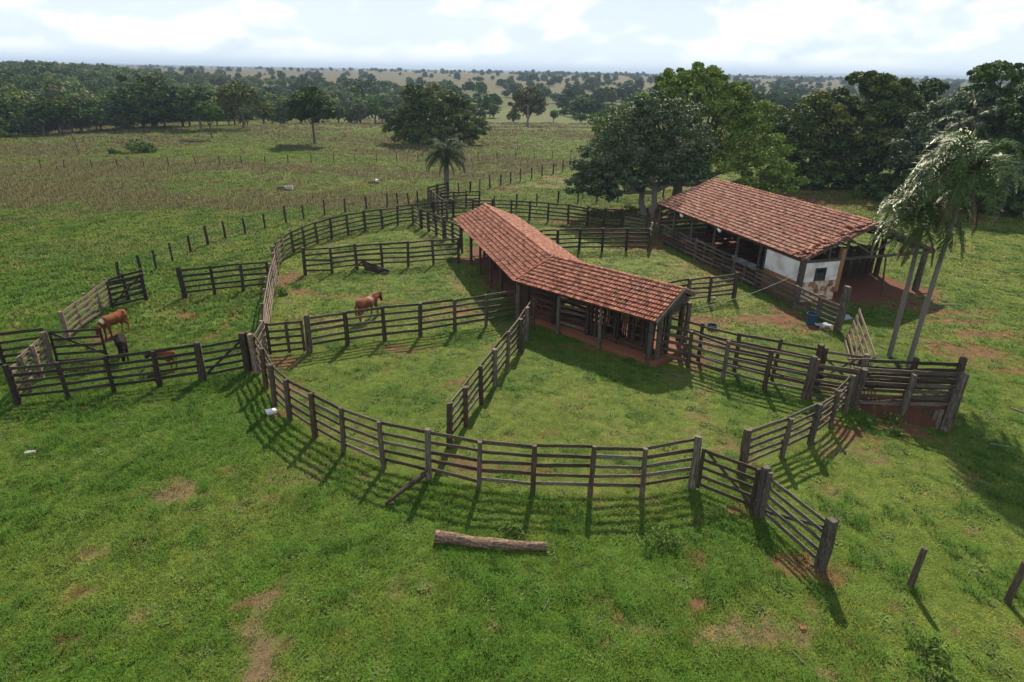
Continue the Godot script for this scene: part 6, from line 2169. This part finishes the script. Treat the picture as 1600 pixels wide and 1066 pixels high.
func build_corral_outline() -> void:
	for k in 110:
		var d := rr(9.5, 60.0)
		spots.append([rr(-0.8, 0.8) * (0.92 * d + 5.0), d, rr(0.10, 0.34), rr(0.08, 0.26), rr(0.5, 0.95), 0 if rng.randf() < 0.6 else 1])
	for s: Array in spots:
		for i in range(floori((s[0] - s[2] * 2.0) / 4.0), floori((s[0] + s[2] * 2.0) / 4.0) + 1):
			for j in range(floori((s[1] - s[3] * 2.0) / 4.0), floori((s[1] + s[3] * 2.0) / 4.0) + 1):
				var key := Vector2i(i, j)
				if not spot_grid.has(key):
					spot_grid[key] = []
				spot_grid[key].append(s)
	for p: Vector2 in [V2(-11.3, 25.2), V2(-9.5, 22.3), V2(-7.2, 20.0), V2(-4.3, 18.1), V2(-1.0, 17.05), V2(2.6, 16.8), V2(6.0, 17.3), V2(9.7, 19.2), V2(12.4, 21.3), V2(14.1, 23.2), V2(13.2, 24.7), V2(9.0, 27.4), V2(9.1, 34.9), V2(13.5, 36.6), V2(15.5, 38.9), V2(12.3, 50.0), V2(11.3, 53.3), V2(7.9, 55.5), V2(3.1, 57.7), V2(-2.0, 58.8), V2(-5.6, 57.9), V2(-9.0, 55.8), V2(-12.5, 52.5), V2(-15.3, 48.2), V2(-16.3, 43.4), V2(-15.6, 39.9), V2(-13.1, 31.6)]:
		corral.append(p)


func _ready() -> void:
	rng.seed = 20240611
	na.seed = 1
	na.frequency = 0.05
	na.fractal_octaves = 4
	nb.seed = 2
	nb.frequency = 0.12
	nb.fractal_octaves = 3
	nc.seed = 3
	nc.frequency = 0.35
	nc.fractal_octaves = 3

	# camera
	var cam := Camera3D.new()
	cam.name = "camera"
	cam.fov = 56.8
	cam.near = 0.1
	cam.far = 30000.0
	cam.position = Vector3(0, 12.5, 0)
	cam.rotation_degrees = Vector3(-23.0, 0.0, 1.0)
	cam.current = true
	add_child(cam)
	# sun: ahead and a little to the right, about 41 degrees high
	var el := deg_to_rad(41.0)
	var az := deg_to_rad(9.0)
	var sun_at := Vector3(sin(az) * cos(el), sin(el), -cos(az) * cos(el))
	var env := Environment.new()
	env.background_mode = Environment.BG_SKY
	env.sky = Sky.new()
	env.sky.sky_material = build_sky(sun_at)
	env.background_energy_multiplier = 0.72
	env.tonemap_mode = Environment.TONE_MAPPER_LINEAR
	env.tonemap_exposure = 1.65
	env.sdfgi_enabled = true
	env.ssao_enabled = true
	env.ssil_enabled = true
	env.fog_enabled = true
	env.fog_density = 0.00022
	env.fog_light_color = Color(0.78, 0.88, 1.0)
	var we := WorldEnvironment.new()
	we.name = "world"
	we.environment = env
	add_child(we)
	var sun := DirectionalLight3D.new()
	sun.name = "sun"
	sun.light_energy = 1.6
	sun.light_color = Color(1.0, 0.94, 0.84)
	sun.light_angular_distance = 0.55
	sun.shadow_enabled = true
	add_child(sun)
	sun.look_at_from_position(sun_at * 100.0, Vector3.ZERO)

	build_materials()
	build_spots()
	build_corral_outline()
	build_timber()
	build_tile()
	build_ground()
	build_milking_shed()
	build_barn()
	build_near_trees()
	palm("tall slender palm with swept fronds, the right one of two beside the barn", P(18.8, 27.2), 8.7, Vector3(0.15, 0, 0.1), {"wind": Vector3(-0.52, 0, 0.1), "len": 3.2, "n": 36, "pairs": 60, "leaf": 0.66, "sag": 0.68, "dead": 7, "el0": 1.55, "el1": 0.2, "green": [Color(0.046, 0.092, 0.022), Color(0.104, 0.152, 0.048)]})
	palm("slender palm leaning left of its twin beside the barn, with brown hanging fronds", P(18.5, 28.3), 6.6, Vector3(-0.05, 0, -0.1), {"wind": Vector3(-0.25, 0, 0.1), "len": 2.8, "n": 34, "pairs": 58, "leaf": 0.62, "sag": 0.70, "dead": 12, "el0": 1.5, "el1": 0.05, "green": [Color(0.046, 0.092, 0.022), Color(0.104, 0.152, 0.048)]})
	palm("small dark palm with drooping fronds behind the corral", P(-7.4, 69.6), 4.3, Vector3(0.05, 0, 0), {"r": 0.26, "len": 3.0, "n": 44, "pairs": 60, "leaf": 0.8, "sag": 0.36, "dead": 6, "matte": true, "green": [Color(0.026, 0.050, 0.020), Color(0.050, 0.080, 0.034)]})
	palm("palm standing within the grove behind the two tall palms", P(45.5, 67.5), 8.2, Vector3(0.1, 0, 0), {"wind": Vector3(-0.5, 0, 0), "r": 0.16, "len": 3.4, "n": 22, "pairs": 50, "leaf": 0.8, "sag": 0.32, "dead": 3, "green": [Color(0.034, 0.060, 0.024), Color(0.060, 0.090, 0.036)]})
	build_far_trees()
	build_grass()
	build_fences()
	build_ramp()
	build_animals()
	build_small_things()
